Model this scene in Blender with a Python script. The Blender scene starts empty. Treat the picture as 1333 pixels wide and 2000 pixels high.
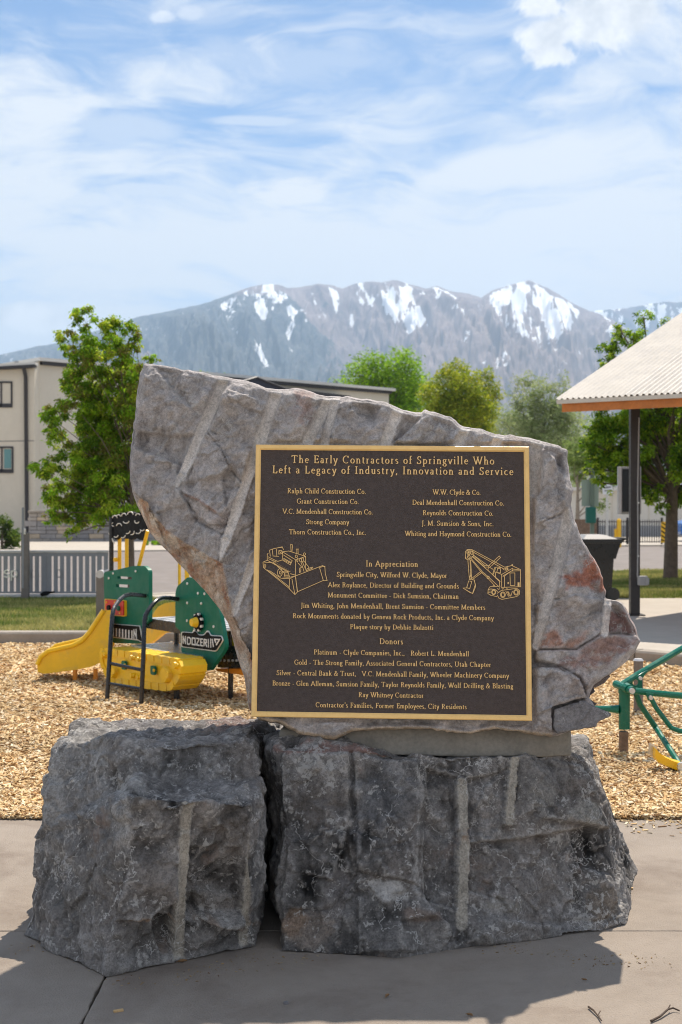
import bpy, bmesh, math, random
import numpy as np
from mathutils import Vector, Matrix
from mathutils.geometry import tessellate_polygon
random.seed(7)
S = bpy.context.scene
C = S.collection
R = math.radians
# ------------------------------------------------------------------ camera
F, CX, HY, EYE = 2500.0, 666.5, 985.0, 1.6       # focal length in photo pixels, centre column, horizon row, eye height
cam = bpy.data.objects.new('camera', bpy.data.cameras.new('camera'))
C.objects.link(cam); S.camera = cam
cam.location = (0, 0, EYE); cam.rotation_euler = (R(90), 0, 0)
cd = cam.data
cd.sensor_fit = 'VERTICAL'; cd.sensor_height = 36.0; cd.sensor_width = 24.0
cd.lens = F / 2000.0 * 36.0
cd.shift_y = -(1000.0 - HY) / 2000.0
cd.clip_start = 0.1; cd.clip_end = 40000
cd.dof.use_dof = True; cd.dof.focus_distance = 4.82; cd.dof.aperture_fstop = 5.6
S.render.resolution_x, S.render.resolution_y = 682, 1024
# ------------------------------------------------------------------ sun and sky
SUN_EL = R(63)                                    # sun stands behind the stones, a little to the right
sdir = Vector((0.18, 0.53, 1.0)).normalized()
sun = bpy.data.objects.new('sun', bpy.data.lights.new('sun', 'SUN')); C.objects.link(sun)
sun.data.energy = 4.9; sun.data.angle = R(0.6); sun.data.color = (1.0, 0.90, 0.77)
sun.rotation_euler = sdir.to_track_quat('Z', 'Y').to_euler()
sun.location = (0, 0, 30)
W = bpy.data.worlds.new('World'); S.world = W; W.use_nodes = True
nt = W.node_tree; nt.nodes.clear()
class N:                                          # small node helper
    def __init__(s, nt): s.nt = nt
    def new(s, t, **k):
        n = s.nt.nodes.new(t)
        for a, b in k.items(): setattr(n, a, b)
        return n
    def put(s, sock, v):
        if v is None: return
        if isinstance(v, bpy.types.NodeSocket): s.nt.links.new(v, sock)
        else: sock.default_value = v
    def math(s, op, a, b=None, c=None, clamp=False):
        n = s.new('ShaderNodeMath', operation=op); n.use_clamp = clamp
        s.put(n.inputs[0], a); s.put(n.inputs[1], b); s.put(n.inputs[2], c)
        return n.outputs[0]
    def vmath(s, op, a, b=None):
        n = s.new('ShaderNodeVectorMath', operation=op)
        s.put(n.inputs[0], a); s.put(n.inputs[1], b)
        return n.outputs['Value'] if op in ('DOT_PRODUCT', 'LENGTH') else n.outputs[0]
    def noise(s, vec, scale, detail=4, rough=0.55, dist=0.0, col=False):
        n = s.new('ShaderNodeTexNoise'); s.put(n.inputs['Vector'], vec)
        n.inputs['Scale'].default_value = scale; n.inputs['Detail'].default_value = detail
        n.inputs['Roughness'].default_value = rough; n.inputs['Distortion'].default_value = dist
        return n.outputs['Color' if col else 'Fac']
    def vor(s, vec, scale, feature='F1', out='Distance', rnd=1.0):
        n = s.new('ShaderNodeTexVoronoi', feature=feature); s.put(n.inputs['Vector'], vec)
        n.inputs['Scale'].default_value = scale; n.inputs['Randomness'].default_value = rnd
        return n.outputs[out]
    def smooth(s, v, a, b, lo=0.0, hi=1.0):
        n = s.new('ShaderNodeMapRange', interpolation_type='SMOOTHSTEP')
        s.put(n.inputs[0], v)
        for i, x in enumerate((a, b, lo, hi)): s.put(n.inputs[i + 1], x)
        return n.outputs[0]
    def mix(s, f, a, b, mode='MIX'):
        n = s.new('ShaderNodeMix', data_type='RGBA', blend_type=mode)
        s.put(n.inputs[0], f); s.put(n.inputs[6], a if not isinstance(a, tuple) else (*a[:3], 1)); s.put(n.inputs[7], b if not isinstance(b, tuple) else (*b[:3], 1))
        return n.outputs[2]
    def xyz(s, v):
        n = s.new('ShaderNodeSeparateXYZ'); s.put(n.inputs[0], v); return n.outputs
    def comb(s, x, y, z):
        n = s.new('ShaderNodeCombineXYZ'); s.put(n.inputs[0], x); s.put(n.inputs[1], y); s.put(n.inputs[2], z); return n.outputs[0]
n = N(nt)
sky = n.new('ShaderNodeTexSky', sky_type='NISHITA'); sky.sun_disc = False
sky.sun_elevation = SUN_EL; sky.sun_rotation = math.atan2(sdir.x, sdir.y)
sky.altitude = 1400; sky.air_density = 1.0; sky.dust_density = 0.6; sky.ozone_density = 2.0
tc = n.new('ShaderNodeTexCoord').outputs['Generated']
dx, dy, dz = n.xyz(tc)
el = n.math('MAXIMUM', dz, 0.0)
# high thin cloud: noise on the sphere of directions, stretched sideways
warp = n.noise(n.vmath('MULTIPLY', tc, (1, 1, 2.2)), 3.0, 3, 0.5, 0, True)
wv = n.vmath('ADD', n.vmath('MULTIPLY', tc, (1.0, 1.0, 3.4)), n.vmath('MULTIPLY', n.vmath('SUBTRACT', warp, (.5, .5, .5)), (.5, .5, .5)))
cir = n.noise(wv, 2.6, 9, 0.60, 0.25)
fine = n.noise(n.vmath('MULTIPLY', wv, (1, 1, 1.5)), 9.0, 7, 0.62, 0.3)
dens = n.math('ADD', n.math('MULTIPLY', cir, 0.75), n.math('MULTIPLY', fine, 0.25))
low = n.smooth(el, 0.02, 0.40, 1.0, 0.0)
# individual clouds, each at its own bearing and height
ydir = n.math('MAXIMUM', dy, 0.02)
rx, rz = n.math('DIVIDE', dx, ydir), n.math('DIVIDE', dz, ydir)
puff = n.noise(tc, 24.0, 12, 0.68, 0.5)
soft = n.noise(n.vmath('MULTIPLY', tc, (1, 1, 3.0)), 16.0, 7, 0.6, 0.5)
def blob(px, py, rw, rh, nz, amp, e0, e1, shear=0.0):
    u = n.math('DIVIDE', n.math('SUBTRACT', rx, (px - CX) / F), rw / F)
    v = n.math('DIVIDE', n.math('SUBTRACT', rz, (HY - py) / F), rh / F)
    if shear: v = n.math('ADD', v, n.math('MULTIPLY', u, shear))
    r = n.math('SQRT', n.math('ADD', n.math('MULTIPLY', u, u), n.math('MULTIPLY', v, v)))
    r = n.math('ADD', r, n.math('MULTIPLY', n.math('SUBTRACT', nz, 0.5), amp))
    return n.smooth(r, e0, e1, 1.0, 0.0)
cum = None
for a in ((1165, 45, 105, 62), (1070, 70, 70, 32), (1210, 20, 90, 55), (1085, 105, 50, 28), (1060, 10, 60, 30)):
    b = blob(*a, puff, 2.6, 0.62, 1.12)
    cum = b if cum is None else n.math('MAXIMUM', cum, b)
for a, k in (((75, 622, 75, 30), .75), ((320, 33, 22, 12), .5), ((375, 25, 26, 14), .35)):
    cum = n.math('MAXIMUM', cum, n.math('MULTIPLY', blob(*a, puff, 2.3, 0.7, 1.3), k))
lens = None
for a, k in (((560, 385, 165, 44, ), 1.0), ((130, 388, 190, 26), .8), ((300, 372, 200, 20), .7), ((650, 430, 130, 16), .6), ((100, 345, 180, 16), .5),
             ((510, 237, 120, 12), .55), ((620, 515, 330, 34), .75), ((200, 550, 330, 50), .85), ((30, 480, 120, 18), .5), ((260, 470, 90, 12), .45), ((1040, 320, 330, 80), .65),
             ((60, 215, 130, 50), .45), ((250, 250, 140, 50), .5), ((1290, 140, 190, 36), .55), ((1020, 430, 160, 34), .5), ((560, 120, 260, 60), .35), ((1200, 560, 330, 40), .6), ((900, 500, 300, 30), .5)):
    b = n.math('MULTIPLY', blob(*a, soft, 1.7, 0.35, 1.10, -0.25 if k == 1.0 else 0.12), k)
    lens = b if lens is None else n.math('MAXIMUM', lens, b)
front = n.smooth(dy, 0.05, 0.3)
thin = n.smooth(n.math('ADD', dens, n.math('MULTIPLY', low, 0.13)), 0.43, 0.60, 0.0, 0.95)
thin = n.math('MAXIMUM', thin, n.math('MULTIPLY', lens, front))
thin = n.math('MAXIMUM', thin, n.smooth(el, 0.0, 0.17, 0.72, 0.0))
cumf = n.math('MULTIPLY', cum, front)
shade = n.noise(n.vmath('ADD', tc, (0, 0, .012)), 17.0, 6, 0.6, 0.2)
ccol = n.mix(n.smooth(shade, 0.36, 0.60), (5.3, 5.5, 5.8), (8.2, 8.1, 8.0))
sc_ = n.mix(1.0, sky.outputs[0], (.66, .84, .95), 'MULTIPLY')
c1 = n.mix(thin, sc_, (6.9, 6.95, 7.0))
c2 = n.mix(cumf, c1, ccol)
bg = n.new('ShaderNodeBackground'); n.put(bg.inputs[0], c2); bg.inputs[1].default_value = 0.1
out = n.new('ShaderNodeOutputWorld'); nt.links.new(bg.outputs[0], out.inputs[0])
W.cycles.sampling_method = 'MANUAL'; W.cycles.sample_map_resolution = 1024
S.view_settings.view_transform = 'Standard'; S.view_settings.look = 'None'
S.view_settings.exposure = 0.58; S.view_settings.gamma = 1.0; S.view_settings.use_curve_mapping = False
S.cycles.max_bounces = 6; S.cycles.diffuse_bounces = 3; S.cycles.volume_bounces = 1
S.cycles.transparent_max_bounces = 8; S.cycles.use_denoising = True; S.cycles.filter_width = 1.05
S.cycles.volume_step_rate = 1.0
# ------------------------------------------------------------------ geometry helpers
def P(px, py, d):                                # a photo pixel at distance d -> world point
    return Vector(((px - CX) / F * d, d, EYE - (py - HY) / F * d))
def G(px, py, z=0.0):
    return P(px, py, (EYE - z) * F / (py - HY))
def toPx(A):
    d = A[:, 1]
    return np.stack([CX + F * A[:, 0] / d, HY - F * (A[:, 2] - EYE) / d], 1)
class MB:
    def __init__(s): s.v = []; s.f = []
    def add(s, vs, fs):
        k = len(s.v); s.v += [tuple(v) for v in vs]; s.f += [tuple(i + k for i in f) for f in fs]; return s
    def box(s, c, size, M=None, bev=0.0):
        hx, hy, hz = size[0] / 2, size[1] / 2, size[2] / 2
        c = Vector(c)
        if bev <= 0:
            vs = [Vector((x * hx, y * hy, z * hz)) for x in (-1, 1) for y in (-1, 1) for z in (-1, 1)]
            fs = [(0, 1, 3, 2), (4, 6, 7, 5), (0, 4, 5, 1), (2, 3, 7, 6), (0, 2, 6, 4), (1, 5, 7, 3)]
        else:
            bm = bmesh.new(); bmesh.ops.create_cube(bm, size=1)
            for v in bm.verts: v.co = Vector((v.co.x * size[0], v.co.y * size[1], v.co.z * size[2]))
            bmesh.ops.bevel(bm, geom=bm.edges[:], offset=bev, segments=2, affect='EDGES', profile=.6)
            bm.verts.index_update(); vs = [v.co.copy() for v in bm.verts]; fs = [[v.index for v in f.verts] for f in bm.faces]; bm.free()
        if M is not None: vs = [M @ v for v in vs]
        return s.add([v + c for v in vs], fs)
    def tube(s, pts, r, k=8, cap=True):
        pts = [Vector(p) for p in pts]; m = len(pts)
        rs = r if isinstance(r, (list, tuple)) else [r] * m
        vs, fs = [], []; up = None
        for i, p in enumerate(pts):
            t = (pts[min(i + 1, m - 1)] - pts[max(i - 1, 0)]).normalized()
            if up is None:
                up = t.orthogonal().normalized()
            up = (up - t * up.dot(t)).normalized(); b = t.cross(up)
            for j in range(k):
                a = 2 * math.pi * j / k; vs.append(p + (up * math.cos(a) + b * math.sin(a)) * rs[i])
        for i in range(m - 1):
            for j in range(k):
                q = (j + 1) % k; fs.append((i * k + j, i * k + q, (i + 1) * k + q, (i + 1) * k + j))
        if cap: fs.append(tuple(range(k))[::-1]); fs.append(tuple((m - 1) * k + j for j in range(k)))
        return s.add(vs, fs)
    def prism(s, loops, a, b):                   # loops of 3-D points on a plane (first the outline, then holes); offsets a, b
        a, b = Vector(a), Vector(b)
        loops = [[Vector(p) for p in l] for l in loops]
        tris = tessellate_polygon(loops); flat = [p for l in loops for p in l]; m = len(flat)
        vs = [p + a for p in flat] + [p + b for p in flat]
        fs = [t for t in tris] + [tuple(i + m for i in t[::-1]) for t in tris]
        k = 0
        for l in loops:
            for i in range(len(l)):
                j = (i + 1) % len(l); fs.append((k + i, k + j, m + k + j, m + k + i))
            k += len(l)
        return s.add(vs, fs)
    def build(s, name, mat, parent=None, base=(0, 0, 0), smooth=False, col=None):
        b = Vector(base)
        me = bpy.data.meshes.new(name); me.from_pydata([tuple(Vector(v) - b) for v in s.v], [], s.f)
        if mat: me.materials.append(mat)
        bm = bmesh.new(); bm.from_mesh(me); bmesh.ops.recalc_face_normals(bm, faces=bm.faces[:]); bm.to_mesh(me); bm.free()
        if smooth:
            me.polygons.foreach_set('use_smooth', [True] * len(me.polygons))
            if smooth != 2: me.set_sharp_from_angle(angle=R(35))
        o = bpy.data.objects.new(name, me); C.objects.link(o)
        if parent: o.parent = parent
        return o
def fastmesh(name, V, Fa, mat, col=None, cname='Col', parent=None, smooth=False, extra=None):
    me = bpy.data.meshes.new(name); V = np.asarray(V, np.float32); Fa = np.asarray(Fa, np.int32)
    k = Fa.shape[1]
    me.vertices.add(len(V)); me.vertices.foreach_set('co', V.ravel())
    me.loops.add(Fa.size); me.loops.foreach_set('vertex_index', Fa.ravel())
    me.polygons.add(len(Fa)); me.polygons.foreach_set('loop_start', np.arange(0, Fa.size, k, dtype=np.int32))
    me.polygons.foreach_set('loop_total', np.full(len(Fa), k, np.int32))
    me.polygons.foreach_set('use_smooth', np.full(len(Fa), bool(smooth)))
    me.update(calc_edges=True)
    if col is not None:
        a = me.color_attributes.new(cname, 'FLOAT_COLOR', 'POINT')
        c4 = np.ones((len(V), 4), np.float32); c4[:, :col.shape[1]] = col; a.data.foreach_set('color', c4.ravel())
    if extra:
        for kx, arr in extra.items():
            a = me.attributes.new(kx, 'FLOAT', 'POINT'); a.data.foreach_set('value', np.asarray(arr, np.float32))
    me.materials.append(mat)
    o = bpy.data.objects.new(name, me); C.objects.link(o)
    if parent: o.parent = parent
    return o
def tag(o, label=None, cat=None, group=None, kind=None):
    if label: o['label'] = label
    if cat: o['category'] = cat
    if group: o['group'] = group
    if kind: o['kind'] = kind
    return o
class Thing:
    def __init__(s, name, label, cat, base, group=None):
        s.base = Vector(base); s.o = bpy.data.objects.new(name, None); s.o.empty_display_size = .1
        C.objects.link(s.o); s.o.location = s.base; tag(s.o, label, cat, group)
    def part(s, name, mb, mat, parent=None, smooth=False, label=None):
        o = mb.build(name, mat, parent or s.o, s.base, smooth)
        if label: o['label'] = label
        return o
def copy_tree(o, parent=None):
    c = o.copy(); C.objects.link(c); c.parent = parent
    for ch in list(o.children): copy_tree(ch, c)
    return c
def struct(name, mb, mat, kind='structure', smooth=False):
    o = mb.build(name, mat, None, (0, 0, 0), smooth); o['kind'] = kind; return o
# ---- numpy noise
def _h(i, j, k, s):
    n_ = (i.astype(np.uint32) * np.uint32(374761393) + j.astype(np.uint32) * np.uint32(668265263) + k.astype(np.uint32) * np.uint32(2147483647 & 1274126177) + np.uint32(s * 974711 + 12345))
    n_ = (n_ ^ (n_ >> np.uint32(13))) * np.uint32(1274126177); n_ ^= n_ >> np.uint32(16)
    n_ = n_ * np.uint32(2246822519); n_ ^= n_ >> np.uint32(15)
    return (n_ & np.uint32(0xffffff)).astype(np.float64) / float(0xffffff)
def vn(A, s=0):
    I = np.floor(A).astype(np.int64); f = A - I; f = f * f * f * (f * (f * 6 - 15) + 10); r = 0
    for a in (0, 1):
        for b in (0, 1):
            for c in (0, 1):
                w = (f[:, 0] if a else 1 - f[:, 0]) * (f[:, 1] if b else 1 - f[:, 1]) * (f[:, 2] if c else 1 - f[:, 2])
                r = r + w * _h(I[:, 0] + a + 4096, I[:, 1] + b + 4096, I[:, 2] + c + 4096, s)
    return r * 2 - 1
def fbm(A, sc, oc=4, g=0.5, s=0, ridge=False):
    r = 0; a = 1.0; t = 0
    for o in range(oc):
        q = vn(A * sc * (2.03 ** o) + 17.3 * o, s + o)
        r = r + a * ((1 - 2 * np.abs(q)) if ridge else q); t += a; a *= g
    return r / t
def facets(A, sc, s=0, tilt=1.0, off=0.5, wa=0.25):
    Q = A * sc; Q = Q + wa * np.stack([fbm(Q, 1.3, 3, .5, s + 50 + i) for i in range(3)], 1)
    I = np.floor(Q).astype(np.int64); best = np.full(len(Q), 1e9); sec = np.full(len(Q), 1e9); val = np.zeros(len(Q)); idv = np.zeros(len(Q))
    for a in (-1, 0, 1):
        for b in (-1, 0, 1):
            for c in (-1, 0, 1):
                J = I + np.array([a, b, c]); J2 = J + 4096
                h = [_h(J2[:, 0], J2[:, 1], J2[:, 2], s + q) for q in range(7)]
                D = Q - (J + np.stack(h[:3], 1)); dd = (D * D).sum(1)
                t = tilt * ((h[3] - .5) * D[:, 0] + (h[4] - .5) * D[:, 1] + (h[5] - .5) * D[:, 2]) * 2 + off * (h[6] - .5)
                m = dd < best; sec = np.where(m, best, np.minimum(sec, dd)); best = np.where(m, dd, best); val = np.where(m, t, val); idv = np.where(m, h[6], idv)
    return val, np.sqrt(sec) - np.sqrt(best), idv
def tet(A, sc, s=0, warp=.35):                     # piecewise planar noise: random heights joined by flat facets with crisp creases
    c_, t_ = math.cos(.7 + s), math.sin(.7 + s); B = np.stack([A[:, 0] * c_ - A[:, 1] * t_, (A[:, 0] * t_ + A[:, 1] * c_) * .8 + A[:, 2] * .6, A[:, 2] * .8 - (A[:, 0] * t_ + A[:, 1] * c_) * .6], 1) * sc
    B = B + warp * np.stack([fbm(B, .9, 2, .5, s + 70 + i) for i in range(3)], 1)
    I = np.floor(B).astype(np.int64); f = B - I; o = np.argsort(-f, 1); fs_ = np.take_along_axis(f, o, 1); c = I + 4096; E = np.eye(3, dtype=np.int64)
    w = [1 - fs_[:, 0], fs_[:, 0] - fs_[:, 1], fs_[:, 1] - fs_[:, 2], fs_[:, 2]]; r = 0
    for i in range(4):
        r = r + w[i] * _h(c[:, 0], c[:, 1], c[:, 2], s + 200)
        if i < 3: c = c + E[o[:, i]]
    return r * 2 - 1
def sstep(x, a, b):
    t = np.clip((x - a) / (b - a), 0, 1); return t * t * (3 - 2 * t)
def segd(Q, a, b):                               # distance to a segment and position along it
    a, b = np.array(a, float), np.array(b, float); ab = b - a
    t = np.clip(((Q - a) @ ab) / (ab @ ab), 0, 1); return np.hypot(*(Q - a - t[:, None] * ab).T), t
def polyd(Q, pts, closed=False):
    r = np.full(len(Q), 1e9); k = len(pts)
    for i in range(k if closed else k - 1):
        r = np.minimum(r, segd(Q, pts[i], pts[(i + 1) % k])[0])
    return r
def inpoly(Q, pts):
    c = np.zeros(len(Q), bool); k = len(pts)
    for i in range(k):
        (x0, y0), (x1, y1) = pts[i], pts[(i + 1) % k]
        if y0 == y1: continue
        m = ((y0 > Q[:, 1]) != (y1 > Q[:, 1])) & (Q[:, 0] < (x1 - x0) * (Q[:, 1] - y0) / (y1 - y0) + x0); c ^= m
    return c
def sdist(Q, pts):                               # signed distance, positive inside
    d = polyd(Q, pts, True); return np.where(inpoly(Q, pts), d, -d)
# ------------------------------------------------------------------ materials
def mat(name, base=(.5, .5, .5), rough=0.6, metal=0.0, var=0.0, vscale=8.0, bump=0.0, bscale=40.0, attr=None, coord='Object', spec=0.5, dirt=None, dscale=3.0, dcov=(.55, .7), trans=0.0):
    m = bpy.data.materials.new(name); m.use_nodes = True; t = m.node_tree; t.nodes.clear(); k = N(t)
    b = k.new('ShaderNodeBsdfPrincipled'); o = k.new('ShaderNodeOutputMaterial')
    b.inputs['Roughness'].default_value = rough; b.inputs['Metallic'].default_value = metal; b.inputs['Specular IOR Level'].default_value = spec
    co = k.new('ShaderNodeTexCoord').outputs['Object']
    c = base
    if attr: at = k.new('ShaderNodeAttribute', attribute_name=attr); c = at.outputs['Color']
    if var:
        f = k.math('ADD', k.math('MULTIPLY', k.noise(co, vscale, 5, .6), 0.65), k.math('MULTIPLY', k.noise(co, vscale * 7.3, 3, .6), 0.35))
        g = k.smooth(f, .25, .75, 1 - var, 1 + var); cc = k.comb(g, g, g); c = k.mix(1.0, c, cc, 'MULTIPLY')
    if dirt:
        f = k.noise(co, dscale, 6, .65, .4); c = k.mix(k.smooth(f, dcov[0], dcov[1]), c, dirt)
    k.put(b.inputs['Base Color'], c if not isinstance(c, tuple) else (*c[:3], 1))
    if var: k.put(b.inputs['Roughness'], k.smooth(k.noise(co, vscale * 3, 4), .3, .7, max(0, rough - .1), min(1, rough + .1)))
    if bump:
        bn = k.new('ShaderNodeBump'); bn.inputs['Strength'].default_value = bump; bn.inputs['Distance'].default_value = 0.01
        k.put(bn.inputs['Height'], k.noise(co, bscale, 6, .6)); t.links.new(bn.outputs[0], b.inputs['Normal'])
    if trans:
        tr = k.new('ShaderNodeBsdfTranslucent'); mx = k.new('ShaderNodeMixShader'); mx.inputs[0].default_value = trans
        k.put(tr.inputs[0], c if not isinstance(c, tuple) else (*c[:3], 1)); t.links.new(b.outputs[0], mx.inputs[1]); t.links.new(tr.outputs[0], mx.inputs[2]); t.links.new(mx.outputs[0], o.inputs[0])
    else: t.links.new(b.outputs[0], o.inputs[0])
    return m
def rock_material(name, speck=0.35, bump=0.6, white=0.0):
    m = bpy.data.materials.new(name); m.use_nodes = True; t = m.node_tree; t.nodes.clear(); k = N(t)
    b = k.new('ShaderNodeBsdfPrincipled'); o = k.new('ShaderNodeOutputMaterial'); t.links.new(b.outputs[0], o.inputs[0])
    co = k.new('ShaderNodeTexCoord').outputs['Object']
    c = k.new('ShaderNodeAttribute', attribute_name='Col').outputs['Color']
    gro = k.new('ShaderNodeAttribute', attribute_name='groove').outputs['Fac']
    n1 = k.noise(co, 9, 8, .68, .6); n2 = k.noise(co, 55, 6, .7, .3); n3 = k.noise(co, 260, 3, .6)
    n4 = k.noise(co, 115, 4, .65)
    f = k.math('ADD', k.math('MULTIPLY', n1, .25), k.math('ADD', k.math('MULTIPLY', n2, .25), k.math('ADD', k.math('MULTIPLY', n4, .3), k.math('MULTIPLY', n3, .2))))
    g = k.smooth(f, .39, .61, 1 - speck, 1 + speck); c = k.mix(1.0, c, k.comb(g, g, g), 'MULTIPLY')
    ng = k.math('SUBTRACT', 1.0, gro)
    if white:
        w = k.math('MULTIPLY', k.noise(co, 6.5, 9, .72, 1.2), k.noise(co, 48, 5, .7, .5))
        w = k.smooth(w, .29, .335); w = k.math('MULTIPLY', k.math('MULTIPLY', w, white), ng)
        c = k.mix(w, c, (.50, .48, .45))
        # hairline calcite veins
        vv = k.vor(k.vmath('ADD', co, k.vmath('MULTIPLY', k.noise(co, 5, 5, .6, 0, True), (.5, .5, .5))), 3.2, 'DISTANCE_TO_EDGE')
        v = k.math('MULTIPLY', k.smooth(vv, .0, .012, 1, 0), k.smooth(k.noise(co, 4, 3), .44, .56)); c = k.mix(k.math('MULTIPLY', v, .9), c, (.6, .585, .56))
        r_ = k.smooth(k.noise(k.vmath('ADD', co, (9, 3, 1)), 5, 6, .65), .62, .75); c = k.mix(k.math('MULTIPLY', r_, .45), c, (.30, .19, .13))
    k.put(b.inputs['Base Color'], c)
    b.inputs['Roughness'].default_value = .78; b.inputs['Specular IOR Level'].default_value = .28
    h = k.math('ADD', k.math('MULTIPLY', k.noise(co, 26, 10, .72, 1.6), .8), k.math('MULTIPLY', k.noise(k.vmath('MULTIPLY', co, (1.6, 1, .7)), 90, 6, .7, .8), .25))
    bn = k.new('ShaderNodeBump'); bn.inputs['Distance'].default_value = 0.03; k.put(bn.inputs['Strength'], k.math('MULTIPLY', k.math('SUBTRACT', 1.0, k.math('MULTIPLY', gro, .8)), bump))
    k.put(bn.inputs['Height'], h); t.links.new(bn.outputs[0], b.inputs['Normal'])
    return m
M = {}
M['slab'] = rock_material('grey_stone', .32, .85, .25)
M['dark_rock'] = rock_material('dark_limestone', .42, .8, .8)
M['mortar'] = mat('mortar', (.23, .21, .175), .9, var=.3, vscale=10, bump=.5, bscale=60)
M['concrete'] = mat('pavement_concrete', (.30, .255, .212), .9, var=.10, vscale=2.2, bump=.7, bscale=140, dirt=(.22, .178, .145), dscale=2.3, dcov=(.45, .75), spec=.25)
M['kerb'] = mat('kerb_concrete', (.29, .255, .215), .9, var=.15, vscale=3, bump=.3, bscale=60)
M['pad'] = mat('pale_concrete', (.40, .36, .305), .85, var=.08, vscale=1.2, bump=.1, bscale=60)
M['asphalt'] = mat('road_asphalt', (.19, .165, .15), .9, var=.10, vscale=.8, bump=.2, bscale=40)
M['gold'] = mat('brass', (1.0, .64, .23), .4, .0, var=.10, vscale=20, bump=.08, bscale=300)
M['gold2'] = mat('brass_lettering', (1.0, .65, .26), .45, .1)
M['plaque'] = mat('bronze_background', (.105, .077, .066), .65, .0, var=.22, vscale=60, bump=1.0, bscale=260)
M['yellow'] = mat('yellow_plastic', (.86, .53, .012), .38, var=.08, vscale=5, dirt=(.62, .43, .10), dscale=4, dcov=(.5, .75))
M['yellowp'] = mat('yellow_paint', (.88, .50, .01), .35, var=.04, vscale=5)
M['orange'] = mat('orange_plastic', (.72, .25, .02), .4, var=.06)
M['green'] = mat('green_plastic', (.001, .135, .080), .45, var=.08, vscale=4, spec=.25, dirt=(.03, .17, .12), dscale=3, dcov=(.5, .75))
M['greenp'] = mat('green_powder_coat', (.001, .13, .080), .3, var=.05, vscale=5, spec=.4)
M['black'] = mat('black_plastic', (.006, .006, .007), .6, var=.1, spec=.15)
M['blackp'] = mat('black_powder_coat', (.014, .015, .018), .3, var=.08)
M['darkpost'] = mat('dark_bronze_paint', (.022, .018, .018), .45, var=.1)
M['red'] = mat('red_plastic', (.55, .02, .012), .4)
M['white'] = mat('white_plastic', (.78, .77, .74), .5)
M['rail'] = mat('grey_powder_coat', (.24, .245, .265), .5, .0, var=.08)
M['railtop'] = mat('galvanised_rail', (.48, .48, .49), .45, .3, var=.1)
M['letter'] = mat('pale_lettering', (.80, .78, .70), .5)
M['letter2'] = mat('dull_lettering', (.22, .225, .235), .5)
M['bollard'] = mat('weathered_grey_steel', (.17, .15, .14), .5, .3, var=.2)
M['steel'] = mat('galvanised_steel', (.55, .55, .54), .35, .8, var=.1)
M['wood'] = mat('weathered_wood', (.20, .13, .085), .8, var=.4, vscale=12, bump=.4, bscale=50)
M['fascia'] = mat('stained_timber', (.50, .17, .035), .55, var=.22, vscale=4, bump=.2, bscale=30)
M['roof'] = mat('corrugated_roofing', (.58, .54, .48), .5, .0, var=.10, vscale=2)
M['stucco'] = mat('cream_stucco', (.66, .59, .48), .9, var=.05, vscale=1.0, bump=.1)
M['stucco2'] = mat('pale_stucco', (.62, .57, .48), .9, var=.04, vscale=1.0)
M['trim'] = mat('roof_trim', (.62, .60, .56), .6)
M['darktrim'] = mat('dark_trim', (.03, .027, .03), .5)
M['glass'] = mat('window_glass', (.006, .007, .009), .15, spec=.25)
M['curtain'] = mat('teal_blind', (.12, .27, .27), .3)
M['navy'] = mat('dark_shingles', (.018, .022, .04), .7)
M['bark'] = mat('bark', (.13, .095, .07), .9, var=.35, vscale=10, bump=.8, bscale=30)
M['leaf'] = mat('foliage', (.08, .14, .02), .5, attr='Col', trans=.45, spec=.25)
M['grass'] = mat('grass_blade', (.1, .15, .03), .6, attr='Col', trans=.3, spec=.2)
M['chip'] = mat('wood_chip', (.5, .3, .15), .8, attr='Col', spec=.2)
M['binblack'] = mat('black_bin_plastic', (.012, .013, .014), .35, var=.1)
M['greyp'] = mat('grey_box', (.32, .32, .32), .5)
M['signgreen'] = mat('green_sign_plastic', (.01, .13, .11), .4)
M['signback'] = mat('sign_back', (.33, .40, .36), .5, .3)
M['signwhite'] = mat('white_sign', (.75, .76, .78), .5)
M['blue'] = mat('blue_car_paint', (.01, .12, .42), .25)
M['pole'] = mat('green_grey_pole', (.18, .23, .20), .5, .4)
M['bldg'] = mat('white_building_paint', (.66, .62, .55), .85, var=.04)
# ------------------------------------------------------------------ ground, pavement, kerbs, road
def sheet(name, pts, z, m, th=0.0):
    mb = MB(); mb.prism([[Vector((x, y, z)) for x, y in pts]], (0, 0, 0), (0, 0, -max(th, .02)))
    return struct(name, mb, m)
gm = mat('open_ground', (.16, .15, .07), .95, var=.35, vscale=.05)
g = MB(); g.add([(-9000, -60, -.06), (9000, -60, -.06), (9000, 12000, -.06), (-9000, 12000, -.06)], [(0, 1, 2, 3)]); struct('ground', g, gm)
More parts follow.
